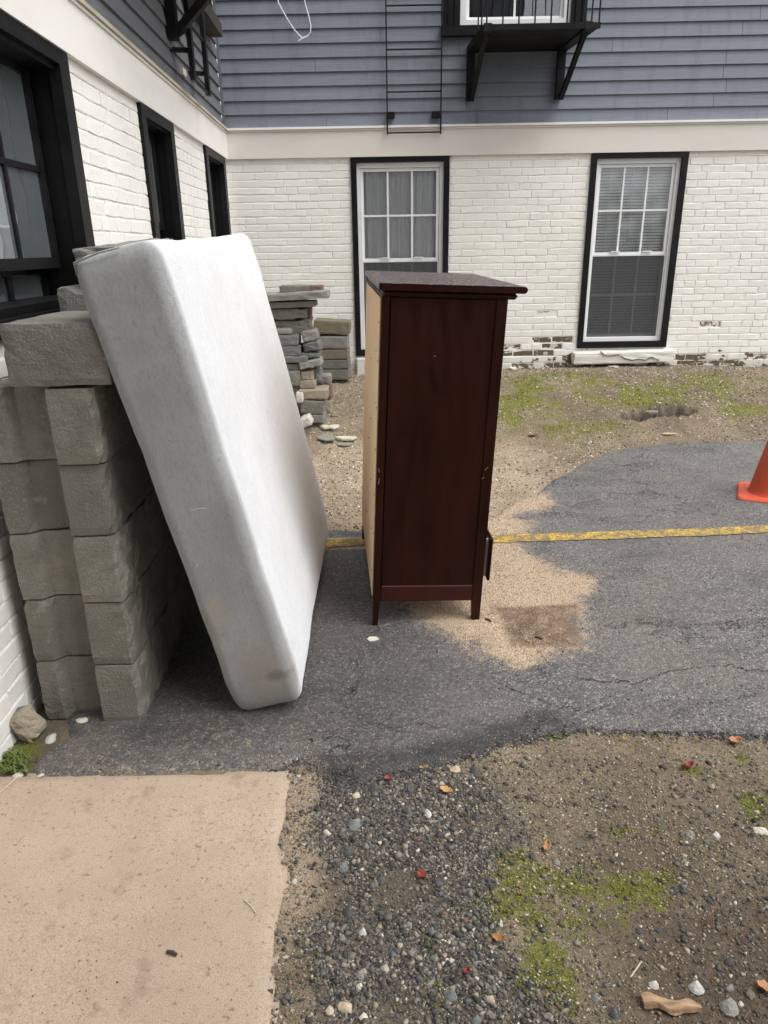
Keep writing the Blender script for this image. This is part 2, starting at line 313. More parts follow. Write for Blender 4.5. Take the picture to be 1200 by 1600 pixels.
    b = NB('wet_dark_top'); ob = b.co('Object'); v = b.vor(ob, 110); n = b.noise(ob, 125, 2, .6)
    c = b.mix(b.ramp(b.math('ADD', b.math('MULTIPLY', n, .7), b.math('MULTIPLY', b.noise(ob, 60, 3), .3)), [(.525, 0), (.56, 1)]), (.020, .009, .009), (.34, .29, .29))  # pale speckles: sky glints on water drops, put into the colour
    MAT['wet_top'] = b.set(c, .35, b.bump(b.math('MULTIPLY', v, -1), .002, .6), .3)
    b = NB('raw_fibreboard'); ob = b.co('Object'); n = b.noise(ob, 4, 4); 
    c = b.mix(n, (.60, .42, .25), (.66, .48, .30)); c = b.mix(b.ramp(b.noise(ob, 150, 3), [(.6, 0), (.75, .25)]), c, (.35, .24, .14))
    MAT['raw'] = b.set(c, .85, None, .2)
    b = NB('nail_head'); MAT['nail'] = b.set((.06, .04, .03), .5)
    b = NB('drawer_raw_edge'); MAT['raw_edge'] = b.set((.55, .5, .42), .8)
    # cone
    b = NB('orange_cone_plastic'); ob = b.pos(); n = b.noise(ob, 18, 5, .7)
    c = b.mix(b.ramp(n, [(.35, 0), (.7, 1)]), (.60, .075, .03), (.52, .11, .06)); c = b.mix(b.ramp(b.noise(ob, 60, 4), [(.62, 0), (.75, .5)]), c, (.18, .05, .03))
    MAT['cone'] = b.set(c, .5, b.bump(n, .002, .4), .4)
    # particles
    for nm, rough in (('gravel', .75), ('grit', .9)):
        b = NB(nm+'_stone'); col = b.attr('tint', 'Color'); n = b.noise(b.pos(), 160, 3, .7)
        MAT[nm] = b.set(b.mix(b.ramp(n, [(.35, 0), (.7, .45)]), col, b.mix(.5, col, (.03, .03, .03))), rough, b.bump(n, .002), .35)
    b = NB('moss_green'); col = b.attr('tint', 'Color'); MAT['moss'] = b.set(col, .85, None, .2)
    for nm, a_, c_ in (('leaf_red', (.30, .055, .04), (.17, .03, .025)), ('leaf_orange', (.42, .22, .09), (.28, .12, .05)), ('leaf_yellow', (.50, .34, .13), (.38, .22, .08))):
        b = NB(nm); MAT[nm] = b.set(b.mix(b.noise(b.pos(), 120, 4), a_, c_), .55, b.bump(b.noise(b.pos(), 250, 3), .001), .4)
    b = NB('weathered_wood'); n = b.noise(b.mapn(b.co('Object'), (6, 90, 90)), 1, 5, .6)
    MAT['wood'] = b.set(b.mix(b.ramp(n, [(.35, 0), (.65, 1)]), (.42, .29, .18), (.22, .14, .085)), .85, b.bump(n, .003), .2)
    b = NB('dark_twig'); MAT['twig'] = b.set((.05, .035, .025), .9)
    b = NB('dry_straw'); MAT['straw'] = b.set((.55, .47, .33), .8)
build_materials()

def link(o, parent=None):
    COL.objects.link(o)
    if parent is not None: o.parent = parent
    return o
def mesh_obj(name, V, Fc, mat, parent=None, smooth_=False, mats=None, midx=None):
    me = bpy.data.meshes.new(name); me.from_pydata([tuple(map(float, v)) for v in V], [], [tuple(map(int, f)) for f in Fc]); 
    if mats:
        for m in mats: me.materials.append(m)
        me.polygons.foreach_set('material_index', midx)
    elif mat is not None: me.materials.append(mat)
    if smooth_: me.polygons.foreach_set('use_smooth', [True]*len(me.polygons))
    me.update()
    return link(bpy.data.objects.new(name, me), parent)
def tag(o, label=None, cat=None, group=None, kind=None):
    if label: o['label'] = label
    if cat: o['category'] = cat
    if group: o['group'] = group
    if kind: o['kind'] = kind
    return o
def empty(name, loc=(0, 0, 0), rz=0, label=None, cat=None, group=None):
    o = bpy.data.objects.new(name, None); o.location = loc; o.rotation_euler = (0, 0, rz); o.empty_display_size = .1
    COL.objects.link(o); tag(o, label, cat, group); return o

class MB:
    """collects simple solids in one mesh"""
    def __init__(s): s.V = []; s.F = []; s.I = []; s.mi = 0
    def add(s, V, Fc):
        o = len(s.V); s.V += [tuple(v) for v in V]; s.F += [tuple(i+o for i in f) for f in Fc]; s.I += [s.mi]*len(Fc)
    def hexa(s, P):   # 8 points bottom 4 ccw then top 4
        s.add(P, [(0, 3, 2, 1), (4, 5, 6, 7), (0, 1, 5, 4), (1, 2, 6, 5), (2, 3, 7, 6), (3, 0, 4, 7)])
    def box(s, a, b):
        x0, y0, z0 = a; x1, y1, z1 = b
        s.hexa([(x0, y0, z0), (x1, y0, z0), (x1, y1, z0), (x0, y1, z0), (x0, y0, z1), (x1, y0, z1), (x1, y1, z1), (x0, y1, z1)])
    def bbox(s, a, b, c=.003):   # box with chamfered edges
        bm = bmesh.new(); bmesh.ops.create_cube(bm, size=1)
        a = Vector(a); b = Vector(b); ce = (a+b)/2; sz = b-a
        for v in bm.verts: v.co = Vector((v.co.x*sz.x, v.co.y*sz.y, v.co.z*sz.z))+ce
        bmesh.ops.bevel(bm, geom=bm.edges[:], offset=min(c, min(abs(q) for q in sz)*.45), segments=1, affect='EDGES')
        bm.verts.index_update(); s.add([v.co[:] for v in bm.verts], [[v.index for v in f.verts] for f in bm.faces]); bm.free()
    def obox(s, o, u, v, wv, eu, ev, ew):   # oriented box from origin with three direction vectors and extents (a,b)
        o = np.array(o, float); P = []
        for k in ew:
            for (i, j) in ((eu[0], ev[0]), (eu[1], ev[0]), (eu[1], ev[1]), (eu[0], ev[1])):
                P.append(o + np.array(u)*i + np.array(v)*j + np.array(wv)*k)
        s.hexa(P)
    def tube(s, pts, r, n=6):
        pts = [Vector(p) for p in pts]; rings = []; up = Vector((0, 0, 1))
        for i, p in enumerate(pts):
            t = (pts[min(i+1, len(pts)-1)]-pts[max(i-1, 0)]).normalized()
            a = t.cross(up if abs(t.z) < .9 else Vector((1, 0, 0))).normalized(); b = t.cross(a)
            rings.append([p + (a*cos(2*pi*k/n)+b*sin(2*pi*k/n))*r for k in range(n)])
        V = [v for rg in rings for v in rg]; Fc = []
        for i in range(len(rings)-1):
            for k in range(n): Fc.append((i*n+k, i*n+(k+1) % n, (i+1)*n+(k+1) % n, (i+1)*n+k))
        Fc.append(tuple(range(n-1, -1, -1))); Fc.append(tuple((len(rings)-1)*n+k for k in range(n)))
        s.add(V, Fc)
    def build(s, name, mat, parent=None, sm=False, mats=None):
        return mesh_obj(name, s.V, s.F, mat, parent, sm, mats, s.I if mats else None)

def solid(name, a, b, mat, parent=None, c=.003):
    m = MB(); m.bbox(a, b, c); return m.build(name, mat, parent)

def rough_box_mesh(name, sx, sy, sz, rough=.004, seg=.03, rnd=.006, seed=0, chip=0.0):
    """box centred in x,y, base at z=0, subdivided and roughened"""
    bm = bmesh.new(); bmesh.ops.create_cube(bm, size=1)
    n = max(2, min(7, int(max(sx, sy, sz)/seg)))
    bmesh.ops.subdivide_edges(bm, edges=bm.edges[:], cuts=n, use_grid_fill=True)
    off = Vector((seed*3.1, seed*7.7, seed*1.3))
    for v in bm.verts:
        q = Vector((v.co.x*sx, v.co.y*sy, v.co.z*sz)); inner = Vector((max(-sx/2+rnd, min(sx/2-rnd, q.x)), max(-sy/2+rnd, min(sy/2-rnd, q.y)), max(-sz/2+rnd, min(sz/2-rnd, q.z))))
        d = q-inner
        if d.length > 1e-6: q = inner + d.normalized()*rnd*1.05
        nv = noise.noise_vector(q*22+off)*rough + noise.noise_vector(q*70+off)*rough*.6
        edge = sum(abs(abs(c)-.5) < .01 for c in v.co)
        if edge >= 2 and chip: 
            k = noise.noise(q*30+off)
            if k > .1: q -= q.normalized()*chip*k
        v.co = q+nv+Vector((0, 0, sz/2))
    me = bpy.data.meshes.new(name); bm.to_mesh(me); bm.free(); return me

# ================================================================ SETTING : ground
def poly_sd(px, py, poly):
    P = np.array(poly); n = len(P); d = np.full(px.shape, 1e9); ins = np.zeros(px.shape, bool)
    for i in range(n):
        ax, ay = P[i]; bx, by = P[(i+1) % n]
        ex, ey = bx-ax, by-ay; L2 = ex*ex+ey*ey+1e-12
        t = np.clip(((px-ax)*ex+(py-ay)*ey)/L2, 0, 1); d = np.minimum(d, np.hypot(px-ax-t*ex, py-ay-t*ey))
        c = ((ay > py) != (by > py)) & (px < (bx-ax)*(py-ay)/(by-ay+1e-12)+ax); ins ^= c
    return np.where(ins, d, -d)
def GP(l): return [tuple(onG(*q)[:2]) for q in l]
ASPH = GP([(45, 1216), (200, 1212), (445, 1204), (472, 1184), (500, 1205), (520, 1228), (560, 1228), (610, 1210), (680, 1196), (740, 1180), (790, 1163), (850, 1146), (930, 1138), (1000, 1143), (1100, 1146), (1200, 1150), (1600, 1158)]) \
     + [(5.5, 1.6), (5.5, 4.45)] + GP([(1200, 689), (1100, 691), (1040, 693), (985, 699), (950, 706), (912, 724), (885, 740), (862, 751), (846, 763), (838, 775), (800, 786), (775, 806), (740, 822), (640, 828), (560, 829), (500, 828), (420, 830)]) + [(-1.3, 3.0), (-1.3, 2.1)] + GP([(70, 1090), (105, 1122), (110, 1150), (85, 1165), (60, 1185)])
SLAB = GP([(0, 1217), (120, 1214), (300, 1212), (442, 1207), (449, 1225), (444, 1262), (436, 1310), (430, 1345), (441, 1372), (430, 1420), (420, 1480), (416, 1560), (417, 1620)]) + [(-.215, .3), (-.22, -2.5), (-1.15, -2.5), (-1.08, 1.46)]
SANDM = GP([(765, 782), (800, 783), (845, 774), (868, 792), (820, 801), (795, 812), (836, 818), (815, 836), (790, 842), (825, 868), (870, 893), (925, 905), (906, 945), (906, 1016), (860, 1028), (800, 1044), (762, 1030), (735, 1000), (690, 985), (640, 962), (640, 900), (700, 830)])
SANDT = GP([(480, 845), (575, 843), (575, 860), (480, 861)])
BRWN = GP([(778, 955), (900, 948), (906, 1014), (800, 1014)])
DARKE = GP([(515, 1228), (560, 1230), (610, 1212), (680, 1198), (740, 1182), (790, 1166), (850, 1149), (930, 1141), (850, 1115), (740, 1150), (660, 1165), (560, 1180), (505, 1185)])
GRAV = GP([(515, 1232), (700, 1200), (790, 1225), (830, 1310), (760, 1400), (790, 1480), (860, 1560), (870, 1650), (490, 1650), (485, 1480), (520, 1390), (490, 1300)])
MOSSB = [(795, 1338, 38, 13), (845, 1395, 80, 52), (820, 1372, 55, 34), (760, 1432, 20, 14), (745, 1412, 26, 18), (700, 1385, 10, 6), (858, 1500, 34, 44), (832, 1530, 30, 18), (885, 1562, 14, 30), (677, 1470, 14, 12), (680, 1552, 22, 24), (765, 1335, 14, 8),
         (940, 1385, 80, 36), (1035, 1368, 40, 18), (1045, 1300, 24, 9), (1085, 1203, 20, 10), (1030, 1148, 26, 6), (1155, 1182, 16, 10), (490, 1510, 10, 50), (450, 1580, 34, 26), (30, 1185, 26, 22), (1170, 1260, 30, 20),
         (870, 596, 130, 15), (980, 610, 160, 22), (1010, 630, 80, 14), (825, 655, 60, 30), (840, 625, 80, 20), (1175, 640, 50, 14), (1130, 600, 90, 16), (900, 670, 80, 20), (1080, 1330, 20, 8), (865, 1148, 14, 5), (960, 1300, 26, 10)]
MW = []
for (mx, my, rx, ry) in MOSSB:
    c = onG(mx, my); a = onG(mx+rx, my); b_ = onG(mx, my-ry); MW.append((c[0], c[1], abs(a[0]-c[0]), abs(b_[1]-c[1])))
def moss_field(X, Y):
    m = np.zeros(X.shape)
    for (cx, cy, rx, ry) in MW: m = np.maximum(m, 1.25-np.hypot((X-cx)/rx, (Y-cy)/ry)*.58)
    return np.clip(m, 0, 1)
HOLE = GP([(968, 652), (1000, 645), (1020, 640), (1060, 636), (1085, 642), (1050, 650), (1020, 650), (985, 658)])
def hole_z(X, Y):
    return -.17*smooth((poly_sd(X, Y, HOLE)+.035+fbm(X, Y, 9, 31)*.16+fbm(X, Y, 40, 32)*.05)/.05) + .03*smooth((.12-np.abs(poly_sd(X, Y, HOLE)+.06))/.12)*(.4+fbm(X, Y, 12, 33))
def dirt_z(X, Y):
    return ground_h(X, Y) + fbm(X, Y, 3, 3)*.012 + fbm(X, Y, 22, 5)*.009 - .004 + hole_z(X, Y) + .012*smooth((poly_sd(X, Y, GRAV)+.02)/.06)*0 \
           - .03*smooth((poly_sd(X, Y, ASPH)-.04)/.06) - .03*smooth((poly_sd(X, Y, SLAB)-.03)/.05)

def grid_faces(nx, ny):
    i, j = np.meshgrid(np.arange(nx-1), np.arange(ny-1)); a = (j*nx+i).ravel()
    return np.stack([a, a+1, a+nx+1, a+nx], 1)
def grid_obj(name, xs, ys, zf, mat, keep=None, attrs=None, kind='structure'):
    X, Y = np.meshgrid(xs, ys); Z = zf(X, Y); Fq = grid_faces(len(xs), len(ys))
    V = np.stack([X.ravel(), Y.ravel(), Z.ravel()], 1); K = None
    if keep is not None:
        kk = keep(X, Y).ravel(); Fq = Fq[kk[Fq].any(1)]
        used = np.unique(Fq); rm = -np.ones(len(V), np.int64); rm[used] = np.arange(len(used)); Fq = rm[Fq]; V = V[used]; K = used
    me = bpy.data.meshes.new(name); me.vertices.add(len(V)); me.vertices.foreach_set('co', V.ravel())
    me.loops.add(Fq.size); me.loops.foreach_set('vertex_index', Fq.ravel().astype(np.int32))
    me.polygons.add(len(Fq)); me.polygons.foreach_set('loop_start', np.arange(0, Fq.size, 4, dtype=np.int32))
    me.polygons.foreach_set('use_smooth', np.ones(len(Fq), bool)); me.update(); me.validate()
    for k, fn in (attrs or {}).items():
        a = me.attributes.new(k, 'FLOAT', 'POINT'); a.data.foreach_set('value', fn(V[:, 0], V[:, 1]).astype(np.float32))
    me.materials.append(mat); o = link(bpy.data.objects.new(name, me)); o['kind'] = kind; return o
def axis(a, b, fine, ca, cb):
    lo = -np.geomspace(.05, a-ca+.05, 26)[::-1]+a+.05 if ca < a else np.array([])
    hi = np.geomspace(.05, cb-b+.05, 26)-.05+b
    return np.unique(np.concatenate([lo[:-1], np.arange(a, b, fine), hi]))
AX = dict(
    sand_d=lambda X, Y: np.clip(smooth((Y-2.9)/.25)*smooth((4.9-Y)/.5)*smooth((1.15-X)/.4)*(.8+fbm(X, Y, 6, 41)*1.2) + .7*smooth((poly_sd(X, Y, GP([(440, 1200), (520, 1215), (520, 1300), (480, 1420), (430, 1500), (430, 1300)]))+.03)/.06), 0, 1),
)
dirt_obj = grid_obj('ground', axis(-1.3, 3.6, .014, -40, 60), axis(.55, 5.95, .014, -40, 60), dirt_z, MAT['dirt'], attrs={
    'moss': lambda X, Y: moss_field(X, Y)*np.clip(.75+fbm(X, Y, 9, 12)*1.6, 0, 1.1)*np.where(Y > 2.2, .82, 1)*(1-smooth((poly_sd(X, Y, HOLE)+.06)/.04)),
    'sand': AX['sand_d'],
    'dark': lambda X, Y: np.clip(smooth((poly_sd(X, Y, GRAV)+.03)/.08)*.75 + .8*smooth((-.9-X+.0*Y)/.06)*smooth((2.2-Y)/.2) + 1.3*smooth((poly_sd(X, Y, HOLE)+.035+fbm(X, Y, 9, 31)*.16)/.03), 0, 1),  # dark gravel bed and wall strip, plus the hole's shade put into colour
    'brown': lambda X, Y: np.clip(smooth((X-.35)/.35)*smooth((1.2-Y)/.3) + .55*smooth((X-.25)/.3)*smooth((1.7-Y)/.4) + .4*smooth((X-1.2)/.8)*smooth((Y-4.3)/.3)*(.6+fbm(X, Y, 3, 8)*2), 0, 1)})
def asph_sd(X, Y): return poly_sd(X, Y, ASPH)+fbm(X, Y, 16, 51)*.035+fbm(X, Y, 60, 52)*.014
def asph_z(X, Y):
    sd = asph_sd(X, Y); g = ground_h(X, Y)
    return g + .022*smooth((sd+.006)/.03) - .012 + fbm(X, Y, 1.5, 61)*.012 + fbm(X, Y, 90, 62)*.0022
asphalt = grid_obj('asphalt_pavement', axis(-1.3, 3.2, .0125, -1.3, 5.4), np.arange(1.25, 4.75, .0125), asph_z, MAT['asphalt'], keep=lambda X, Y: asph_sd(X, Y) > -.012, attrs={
    'sand': lambda X, Y: np.clip(np.maximum(smooth((poly_sd(X, Y, SANDM)+.12+fbm(X, Y, 9, 71)*.12+fbm(X, Y, 40, 72)*.05)/.23), .95*smooth((poly_sd(X, Y, SANDT)+.02)/.03))
            + .20*smooth((1.9-Y)/.5)*smooth((.0-X)/.3)+.12*(fbm(X, Y, 2, 73)+.3), 0, 1),
    'brown': lambda X, Y: smooth((poly_sd(X, Y, BRWN)+.02)/.03),
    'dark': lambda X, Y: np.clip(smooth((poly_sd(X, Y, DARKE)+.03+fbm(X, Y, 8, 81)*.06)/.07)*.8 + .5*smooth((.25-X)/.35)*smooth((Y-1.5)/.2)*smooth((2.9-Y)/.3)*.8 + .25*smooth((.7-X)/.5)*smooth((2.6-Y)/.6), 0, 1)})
def slab_sd(X, Y): return poly_sd(X, Y, SLAB)+fbm(X, Y, 18, 91)*.012+fbm(X, Y, 70, 92)*.006
grid_obj('concrete_slab', np.concatenate([np.arange(-1.3, -.1, .0125)]), np.concatenate([np.arange(-2.6, .5, .2), np.arange(.5, 1.56, .0125)]),
         lambda X, Y: .012*smooth((slab_sd(X, Y)+.008)/.02)-.004+fbm(X, Y, 3, 95)*.004+fbm(X, Y, 80, 96)*.0012, MAT['slab'], keep=lambda X, Y: slab_sd(X, Y) > -.01)

# yellow line following the asphalt
def strip(name, p0, p1, wd, n, mat, zf, jit=.004):
    V = []; Fc = []
    p0 = np.array(p0[:2]); p1 = np.array(p1[:2]); t = (p1-p0)/np.linalg.norm(p1-p0); nn = np.array([-t[1], t[0]])
    for i in range(n+1):
        c = p0+(p1-p0)*i/n
        for k, sg in enumerate((-1, -.33, .33, 1)):
            q = c+nn*sg*(wd/2)+nn*(random.uniform(-jit, jit) if abs(sg) == 1 else 0); V.append((q[0], q[1], float(zf(np.array([q[0]]), np.array([q[1]]))[0])+.004))
    for i in range(n):
        for k in range(3): Fc.append((i*4+k, i*4+4+k, i*4+5+k, i*4+1+k))
    return mesh_obj(name, V, Fc, mat, smooth_=True)
lp0 = onG(768, 846); lp1 = onG(1200, 831); dd = (lp1-lp0)/np.linalg.norm(lp1-lp0)
ln = strip('yellow_line', lp0-dd*.02, lp1+dd*2.6, .088, 260, MAT['line'], asph_z)
tag(ln, kind='structure')
ln2 = strip('yellow_line', onG(430, 858), onG(574, 850), .085, 60, MAT['line'], asph_z); tag(ln2, kind='structure')

# ================================================================ BUILDING
BH = .0517; BL = .168
LH = .0573; LL = .186
def brick_mesh(name, L, H, D, seed, mat):
    rs = np.random.default_rng(seed); nx, nz = 4, 3
    xs = np.array([-.5, -.475, 0, .475, .5])*L; zs = np.array([-.5, -.43, .41, .5])*H
    V = []; Fc = []; tl = rs.normal(0, .012); wv = rs.uniform(.0006, .0019)
    for j, z in enumerate(zs):
        for i, x in enumerate(xs):
            ed = (i in (0, nx)) + (j in (0, nz))
            V.append((x+rs.normal(0, .0012), -D+D*((.55 if j in (0, nz) else .0)+(.22 if i in (0, nx) else 0))+rs.normal(0, .0005)+tl*z, z+rs.normal(0, .0013)+wv*sin(x*30+seed)))
    for j in range(nz):
        for i in range(nx): a = j*(nx+1)+i; Fc.append((a, a+1, a+nx+2, a+nx+1))
    b0 = len(V); ring = list(range(nx+1)) + [(k+1)*(nx+1)+nx for k in range(nz)] + [nz*(nx+1)+i for i in range(nx-1, -1, -1)] + [k*(nx+1) for k in range(nz-1, 0, -1)]
    for r_ in ring: x, y, z = V[r_]; V.append((x*1.012, .003, z*1.06))
    for k in range(len(ring)): k2 = (k+1) % len(ring); Fc.append((ring[k], b0+k, b0+k2, ring[k2]))
    me = bpy.data.meshes.new(name); me.from_pydata(V, [], Fc); me.materials.append(mat)
    me.update(); return me

def proj(p): d = np.array(p)-CAM; k = d@CF; return (600+F_PX*(d@CR)/k, 800-F_PX*(d@CU)/k) if k > .05 else (-9999, -9999)

def brick_wall(parent, org, du, nrm, u0, u1, z0, z1, openings, H, L, mat, seed, bare=(), depth=.0038):
    """backing + bricks; openings = [(ua,ub,za,zb)]"""
    du = np.array(du); nrm = np.array(nrm); org = np.array(org); rs = random.Random(seed)
    us = sorted({u0, u1, *[c for o in openings for c in o[:2] if u0 < c < u1]}); zs = sorted({z0, z1, *[c for o in openings for c in o[2:] if z0 < c < z1]})
    m = MB()
    for a, b in zip(us, us[1:]):
        for c, d in zip(zs, zs[1:]):
            um, zm = (a+b)/2, (c+d)/2
            if any(o[0] < um < o[1] and o[2] < zm < o[3] for o in openings): continue
            m.obox(org, du, -nrm, np.array([0, 0, 1]), (a, b), (0, .25), (c, d))
    wall = m.build('brick_wall', mat, parent)
    meshes = [brick_mesh('brick', L-.005, H-.0048, depth, seed*50+i, mat) for i in range(14)]
    ang = atan2(du[1], du[0]); cand = []
    nrow = int((z1-z0)/H)
    for r in range(nrow):
        zc = z1-H*(r+.5); off = (r % 2)*L*.5 + rs.uniform(-.02, .02)
        if zc-H/2 < z0-.01: break
        iv = [(u0, u1)]
        for o in openings:
            if o[2] < zc < o[3] or (o[2] < zc+H*.4 and o[3] > zc-H*.4):
                nv = []
                for a, b in iv:
                    if o[0] > a: nv.append((a, min(b, o[0])))
                    if o[1] < b: nv.append((max(a, o[1]), b))
                iv = [q for q in nv if q[1]-q[0] > .012]
        for a, b in iv:
            k = math.floor((a-off)/L); 
            while off+k*L < b:
                s0, s1 = max(a, off+k*L), min(b, off+(k+1)*L); k += 1
                if s1-s0 < .022: continue
                if rs.random() < .07 and s1-s0 > .12:
                    mid = (s0+s1)/2; cand.append(((s0+mid)/2, zc, mid-s0)); cand.append(((s1+mid)/2, zc, s1-mid)); continue
                cand.append(((s0+s1)/2, zc, s1-s0))
    def vis(c):
        p = org+du*c[0]+np.array([0, 0, c[1]]); x, y = proj(p)
        if not (-30 < x < 1230 and -30 < y < 1630): return 0
        if any(abs(bu-c[0]) < c[2]/2 and abs(bz-c[1]) < H/2 for bu, bz, _ in bare): return 9
        return 1/np.linalg.norm(p-CAM)
    cand.sort(key=vis, reverse=True)
    rest = MB()
    for n, (uc, zc, ln_) in enumerate(cand):
        p = org+du*uc+np.array([0, 0, zc+.0011*sin(uc*3+zc*40)+rs.uniform(-.0007, .0007)])+nrm*rs.uniform(-.0008, .001); me = rs.choice(meshes); sx = (ln_-.007)/(L-.007)
        if n < 296:
            o = bpy.data.objects.new('brick', me); COL.objects.link(o); o.parent = wall
            o.location = p; o.rotation_euler = (0, rs.uniform(-.006, .006), ang if rs.random() < 2 else 0); o.scale = (sx*(1 if rs.random() < .5 else 1), 1, 1+rs.uniform(-.05, .03))
            for (bu, bz, bm_) in bare:
                if abs(bu-uc) < ln_/2 and abs(bz-zc) < H/2:
                    o.material_slots[0].link = 'OBJECT'; o.material_slots[0].material = MAT[bm_]
                    o.location = p-nrm*.003
        elif n < 1400:
            ca, sa = cos(ang), sin(ang)
            V = [(p[0]+v.co.x*sx*ca-v.co.y*sa, p[1]+v.co.x*sx*sa+v.co.y*ca, p[2]+v.co.z) for v in me.vertices]
            rest.add(V, [tuple(f.vertices) for f in me.polygons])
    if rest.V:
        o = rest.build('brick', mat, wall); o['kind'] = 'stuff'
    return wall

def siding(parent, org, du, nrm, u0, u1, z0, ztop, vis_top, mat, expo, openings, seed):
    du = np.array(du); nrm = np.array(nrm); org = np.array(org); rs = random.Random(seed); up = np.array([0, 0, 1.])
    m = MB(); us = sorted({u0, u1, *[c for o in openings for c in o[:2]]}); zs = sorted({z0, ztop, *[c for o in openings for c in o[2:]]})
    for a, b in zip(us, us[1:]):
        for c, d in zip(zs, zs[1:]):
            if any(o[0] < (a+b)/2 < o[1] and o[2] < (c+d)/2 < o[3] for o in openings): continue
            m.obox(org, du, -nrm, up, (a, b), (0, .22), (c, d))
    root = m.build('siding_backing', mat, parent)
    r = 0; rest = MB()
    while z0+r*expo < ztop:
        za = z0+r*expo; zb = za+expo+.004
        iv = [(u0, u1)]
        for o in openings:
            if o[2] < za+expo*.7 and o[3] > za+expo*.3:
                nv = []
                for a, b in iv:
                    if o[0] > a: nv.append((a, min(b, o[0])))
                    if o[1] < b: nv.append((max(a, o[1]), b))
                iv = nv
        for a, b in iv:
            cuts = [a]; c = a + rs.uniform(.4, 1.9)
            while c < b-.3: cuts.append(c); c += rs.uniform(1.0, 2.0)
            cuts.append(b)
            for s0, s1 in zip(cuts, cuts[1:]):
                s1_ = s1-.0028; P = []
                n0, n1 = .017, .0035
                for z, n_ in ((za, n0), (zb, n1)):
                    P += [org+du*s0+nrm*n_+up*z, org+du*s1_+nrm*n_+up*z, org+du*s1_-nrm*.002+up*z, org+du*s0-nrm*.002+up*z]
                mm = rest if za > vis_top else MB()
                mm.hexa([P[0], P[1], P[2], P[3], P[4], P[5], P[6], P[7]])
                if mm is not rest: mm.build('siding_board', mat, root)
        r += 1
    if rest.V: rest.build('siding_board', mat, root)['kind'] = 'stuff'
    return root

X_, Y_, Z_ = np.array([1., 0, 0]), np.array([0, 1., 0]), np.array([0, 0, 1.])
rear = empty('apartment_building', (1.5, BY, 0), 0, 'rear wing of apartment building, cream painted brick below blue-grey clapboard siding', 'building')
side = empty('apartment_building', (-1.1, 3, 0), 0, 'near side wing with white painted brick, black windows and dark siding above', 'building')
for o in (rear, side): o.location = (0, 0, 0)
CX = -1.2      # inner corner
W1 = (-.258, .482, .455, 1.915); W2 = (1.542, 2.262, .49, 1.915); W3 = (.425, 1.425, 2.70, 4.1)
bare = []
for (px, py, mt) in [(866, 492, 'bare_red'), (1118, 507, 'bare_red'), (875, 536, 'bare'), (885, 533, 'bare'), (862, 534, 'bare'), (830, 555, 'bare'), (858, 553, 'bare'), (885, 556, 'bare'), (815, 567, 'bare'), (850, 568, 'bare'), (880, 566, 'bare'),
                     (1060, 556, 'bare'), (1075, 556, 'bare'), (1058, 566, 'bare'), (1080, 567, 'bare'), (1100, 572, 'bare'), (1118, 575, 'bare'), (1146, 564, 'bare'), (1147, 575, 'bare'), (1165, 574, 'bare'), (797, 537, 'bare'), (800, 549, 'bare'), (1180, 553, 'bare')]:
    p = onY(px, py, BY); bare.append((p[0], p[2], mt))
brick_wall(rear, (0, BY, 0), X_, -Y_, CX, 4.6, .05, 1.93, [W1, W2], BH, BL, MAT['brick_w'], 3, bare)
# side wall: u measured along WALL_D from WALL_P ; y ~ P.y+u
def U(y): return (y-WALL_P[1])/WALL_D[1]
LA = (U(1.30), U(2.81), 1.06, 1.93); LB = (U(3.665), U(4.27), .62, 1.93); LC = (U(5.10), U(5.80), .62, 1.93); LU = (U(4.85), U(5.62), 2.72, 4.0)
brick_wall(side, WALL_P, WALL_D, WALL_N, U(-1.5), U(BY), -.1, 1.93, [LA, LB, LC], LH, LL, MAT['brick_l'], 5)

def fascia(parent, org, du, nrm, u0, u1, mat, lip, zb=1.918, zt=2.105):
    m = MB(); m.obox(org, du, nrm, Z_, (u0, u1), (0, .028), (zb, zt)); f = m.build('fascia_board', mat, parent)
    m = MB(); m.obox(org, du, nrm, Z_, (u0, u1), (0, .046), (zt+.001, zt+.016)); m.build('drip_cap', lip, f)
    m = MB(); m.obox(org, du, nrm, Z_, (u0, u1), (.0285, .036), (zt-.012, zt)); m.build('cove_strip', mat, f)
    return f
fascia(rear, (0, BY, 0), X_, -Y_, CX+.03, 4.6, MAT['fascia'], MAT['flash'])
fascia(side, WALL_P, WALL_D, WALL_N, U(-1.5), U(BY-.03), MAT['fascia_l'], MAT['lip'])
siding(rear, (0, BY, 0), X_, -Y_, CX+.02, 4.6, 2.122, 5.6, 2.95, MAT['siding'], .0885, [W3], 4)
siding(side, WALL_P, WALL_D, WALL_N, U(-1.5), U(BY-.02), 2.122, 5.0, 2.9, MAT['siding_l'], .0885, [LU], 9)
# corner bead
m = MB(); m.box((CX+.012, BY-.034, 2.13), (CX+.03, BY-.018, 5.0)); m.build('corner_bead', MAT['siding_l'], side)

